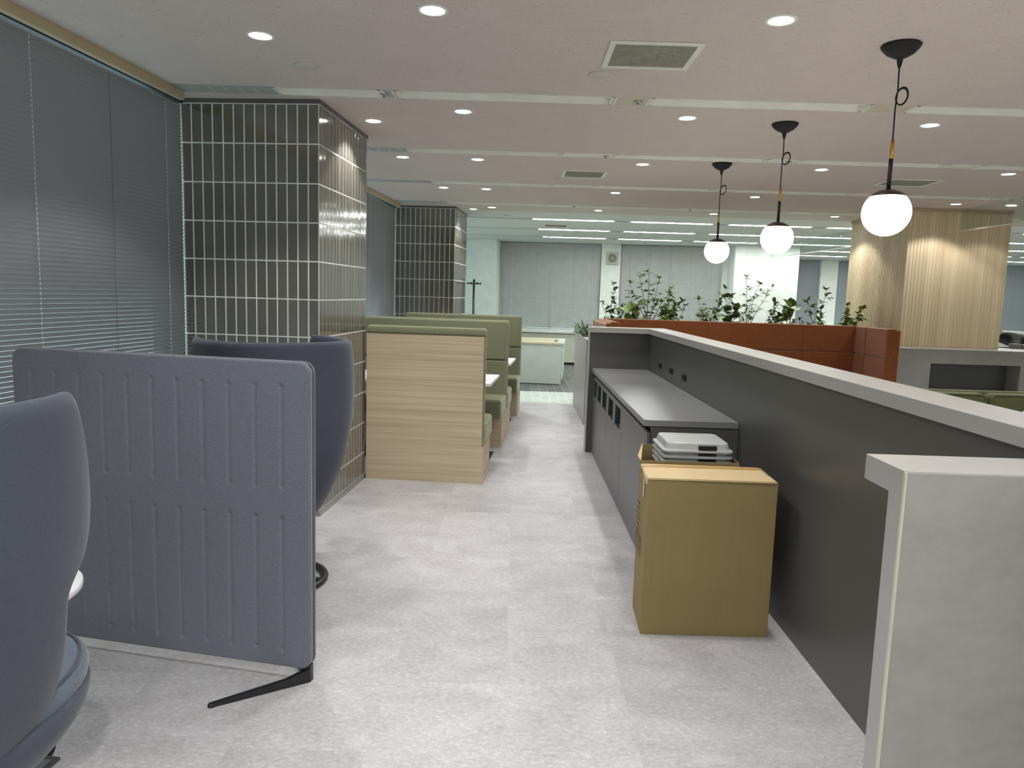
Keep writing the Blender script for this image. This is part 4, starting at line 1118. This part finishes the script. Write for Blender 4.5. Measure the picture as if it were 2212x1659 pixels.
# ---------------------------------------------------------------- egg-shaped lounge chairs
def lounge_chair(cx, cy, rot, label):
    t = thing('lounge_chair', label, 'chair', (cx, cy, 0), group='slate blue high-backed lounge chairs')
    t.rotation_euler = (0, 0, rot)
    C = Vector((cx, cy, 0))
    # outer shell: rows (z, rx, ry, yshift, half angle of the wrap measured from the back)
    rws = [(0.30, 0.165, 0.18, 0.02, 112), (0.36, 0.205, 0.22, 0.02, 120), (0.44, 0.250, 0.27, 0.015, 126), (0.52, 0.284, 0.305, 0.01, 128), (0.60, 0.312, 0.332, 0.005, 124), (0.68, 0.334, 0.352, 0.0, 118),
           (0.76, 0.350, 0.367, 0.0, 113), (0.81, 0.358, 0.374, 0.0, 112), (0.845, 0.365, 0.380, 0.0, 117), (0.88, 0.370, 0.384, 0.0, 126), (0.96, 0.376, 0.390, 0.0, 130), (1.04, 0.377, 0.392, 0.0, 130),
           (1.12, 0.374, 0.388, 0.0, 129), (1.20, 0.369, 0.382, 0.0, 127), (1.252, 0.362, 0.374, 0.0, 123)]
    NC = 36; th = 0.042
    def pt(z, rx, ry, ys, ha, k, dr):
        a = math.radians(-90 - ha + 2*ha*k/(NC-1))
        f = (abs(math.cos(a))**2.5 + abs(math.sin(a))**2.5)**(-0.4)
        return C + Vector(((rx-dr)*f*math.cos(a), ys + (ry-dr)*f*math.sin(a), z))
    b = MB()
    O = [[pt(*r, k, 0) for k in range(NC)] for r in rws]
    I = [[pt(*r, k, th) for k in range(NC)] for r in reversed(rws)]
    rim_t = [[pt(rws[-1][0]+0.016, rws[-1][1], rws[-1][2], 0, rws[-1][4], k, 0.012) for k in range(NC)], [pt(rws[-1][0]+0.016, rws[-1][1], rws[-1][2], 0, rws[-1][4], k, th-0.012) for k in range(NC)]]
    P = O + rim_t + I
    V = b.grid(P)
    b.bm.faces.ensure_lookup_table()
    # close the bottom edge and the two wing edges
    n = len(P)
    for k in range(NC-1): b.bm.faces.new([V[-1][k], V[-1][k+1], V[0][k+1], V[0][k]])
    m2 = n//2
    for side in (0, NC-1):
        for i in range(m2-1):
            q = [V[i][side], V[i+1][side], V[n-2-i][side], V[n-1-i][side]]
            try: b.bm.faces.new(q)
            except ValueError: pass
        if n % 2 == 0:
            pass
    bmesh.ops.recalc_face_normals(b.bm, faces=b.bm.faces)
    for f in b.bm.faces: f.smooth = True
    o = b.out('back_shell', M['navy'], t); sm = o.modifiers.new('sub', 'SUBSURF'); sm.levels = 1; sm.render_levels = 2
    # seat bowl
    b = MB(); prof = [(0.0, 0.27), (0.10, 0.275), (0.17, 0.30), (0.22, 0.345), (0.262, 0.40), (0.282, 0.45), (0.280, 0.478), (0.265, 0.485), (0, 0.47)]
    b.lathe(prof, (cx, cy+0.125, 0), 40, 1.0, 1.32); o = b.out('seat_bowl', M['navy'], t); sm = o.modifiers.new('sub', 'SUBSURF'); sm.levels = 1; sm.render_levels = 1
    b = MB(); prof = [(0, 0.455), (0.24, 0.455), (0.264, 0.47), (0.270, 0.495), (0.264, 0.520), (0.235, 0.534), (0.16, 0.542), (0, 0.545)]
    b.lathe(prof, (cx, cy+0.14, 0), 40, 0.98, 1.34); o = b.out('seat_cushion', M['seatfab'], t)
    b = MB(); pts = [(cx+0.98*0.252*math.cos(2*PI*k/48), cy+0.14+1.34*0.252*math.sin(2*PI*k/48), 0.530) for k in range(49)]; b.tube(pts, 0.0045, 6); b.out('seat_piping', M['navy'], o)
    b = MB(); b.tube([(cx, cy, 0.02), (cx, cy, 0.275)], 0.03, 18)
    for k in range(4):
        a = PI/4 + k*PI/2; b.tube([(cx, cy, 0.03), (cx+0.265*math.cos(a), cy+0.265*math.sin(a), 0.016)], 0.012, 8)
    b.out('pedestal', M['black'], t)
    b = MB(); prof = [(0.25+0.02*math.cos(2*PI*k/12), 0.014+0.0135*math.sin(2*PI*k/12)) for k in range(12)]
    b.lathe(prof, (cx, cy, 0), 48, close=True); b.out('base_ring', M['black'], t)
    return t
lounge_chair(-1.486, 1.42, math.radians(-2), 'slate blue high-backed lounge chair in the left foreground, cut off by the frame')
lounge_chair(-1.512, 3.60, math.radians(46), 'slate blue high-backed lounge chair standing behind the felt screen')
t = thing('side_table', 'small round white table between the foreground chair and the felt screen', 'table', (-1.70, 1.97, 0))
b = MB(); b.lathe([(0, 0.575), (0.232, 0.575), (0.238, 0.58), (0.238, 0.596), (0.234, 0.60), (0, 0.60)], (-1.705, 1.975, 0), 48); b.out('tabletop', M['tabletop'], t)
b = MB(); b.tube([(-1.77, 2.03, 0.01), (-1.77, 2.03, 0.575)], 0.02, 14); b.out('column', M['black'], t)
b = MB(); b.lathe([(0, 0), (0.15, 0), (0.15, 0.008), (0.02, 0.014), (0, 0.014)], (-1.77, 2.05, 0), 32); b.out('foot_plate', M['black'], t)
t = thing('floor_outlet', 'hinged grey metal floor outlet box beside the foreground chair', 'floor outlet', (-1.66, 1.97, 0))
b = MB(); b.box(-1.76, -1.585, 1.88, 2.075, 0.0, 0.010, 0.003); b.out('cover', M['outlet'], t)
b = MB(); b.box(-1.628, -1.598, 1.92, 2.05, 0.0105, 0.015, 0.001); b.out('hatch', M['steel'], t)

# ---------------------------------------------------------------- person leaning on the counter
def skin_body(name, verts, edges, mt, parent, rootv=0, sub=2):
    me = bpy.data.meshes.new(name); o0 = ORG[root_of(parent).name]
    me.from_pydata([Vector(v[:3]) - o0 for v in verts], edges, []); me.update()
    o = bpy.data.objects.new(name, me); COL.objects.link(o); o.parent = parent
    me.materials.append(mt)
    sk = o.modifiers.new('skin', 'SKIN')
    for i, v in enumerate(verts):
        d = me.skin_vertices[0].data[i]; rr_ = v[3]; d.radius = rr_ if isinstance(rr_, tuple) else (rr_, rr_); d.use_root = (i == rootv)
    sk.use_smooth_shade = True
    sb = o.modifiers.new('sub', 'SUBSURF'); sb.levels = sub; sb.render_levels = sub
    return o
PB = (7.35, 10.3)
t = thing('person', 'person in a black jacket leaning forward over the stone counter, head behind the ribbed column', 'person', (PB[0], PB[1], 0), 'B')
y = PB[1]
vs = [(7.42, y, 0.93, (0.15, 0.13)), (7.22, y, 1.00, (0.14, 0.125)), (6.98, y, 1.07, (0.145, 0.11)), (6.80, y, 1.13, (0.12, 0.10)), (6.69, y, 1.185, 0.055),
      (6.80, y-0.17, 1.12, 0.062), (6.70, y-0.34, 1.05, 0.05), (6.56, y-0.52, 1.062, 0.038), (6.80, y+0.17, 1.12, 0.062), (6.72, y+0.3, 1.06, 0.05), (6.52, y+0.2, 1.05, 0.038)]
ed = [(0, 1), (1, 2), (2, 3), (3, 4), (3, 5), (5, 6), (6, 7), (3, 8), (8, 9), (9, 10)]
body = skin_body('jacket', vs, ed, M['jacket'], t)
vs = [(7.42, y, 0.90, 0.14), (7.43, y-0.10, 0.84, 0.095), (7.38, y-0.11, 0.48, 0.065), (7.46, y-0.11, 0.09, 0.045), (7.43, y+0.10, 0.84, 0.095), (7.38, y+0.11, 0.48, 0.065), (7.46, y+0.11, 0.09, 0.045)]
skin_body('trousers', vs, [(0, 1), (1, 2), (2, 3), (0, 4), (4, 5), (5, 6)], M['trousers'], t)
b = MB()
for s in (-0.11, 0.11): b.box(7.22, 7.50, y+s-0.045, y+s+0.045, 0.0, 0.08, 0.03, 3)
b.out('shoes', M['black'], t)
vs = [(6.70, y, 1.19, 0.05), (6.66, y, 1.205, 0.052), (6.60, y, 1.22, 0.075), (6.53, y, 1.215, 0.088), (6.46, y, 1.195, 0.078), (6.415, y, 1.18, 0.05)]
hd = skin_body('head', vs, [(i, i+1) for i in range(5)], M['skin'], t)
b = MB()
b.lathe([(0, -0.012), (0.012, -0.006), (0.014, 0), (0.008, 0.012), (0, 0.016)], (6.52, y, 1.118), 12)
for s in (-1, 1):
    b.lathe([(0, -0.01), (0.009, 0), (0, 0.01)], (6.485, y+s*0.032, 1.135), 10)
    b.box(6.53, 6.56, y+s*0.085-0.008, y+s*0.085+0.008, 1.16, 1.215, 0.006, 2)
b.out('face_features', M['skin'], hd)
vs = [(6.60, y, 1.245, 0.07), (6.53, y, 1.245, 0.088), (6.46, y, 1.225, 0.082)]
skin_body('hair', vs, [(0, 1), (1, 2)], M['hair'], hd)
for nm, bx_, by_, sd in (('hand', 6.555, y-0.545, -1), ('hand', 6.50, y+0.185, 1)):
    vs = [(bx_, by_, 1.06, 0.024), (bx_-0.05, by_-0.03, 1.052, (0.036, 0.014))]
    ed = [(0, 1)]
    for k in range(4):
        o_ = len(vs); w = (k-1.5)*0.020; L = (0.045, 0.055, 0.05, 0.038)[k]
        px_, py_ = bx_-0.075 + 0.3*w, by_-0.045 - w*0.6
        vs += [(px_, py_, 1.053, 0.009), (px_-L*0.7, py_-L*0.35, 1.052, 0.008), (px_-L*1.2, py_-L*0.6, 1.043, 0.007)]
        ed += [(1, o_), (o_, o_+1), (o_+1, o_+2)]
    o_ = len(vs); vs += [(bx_-0.03, by_-0.06*1, 1.05, 0.011), (bx_-0.055, by_-0.085, 1.045, 0.009)]; ed += [(0, o_), (o_, o_+1)]
    skin_body(nm, vs, ed, M['skin'], t, 0, 1)
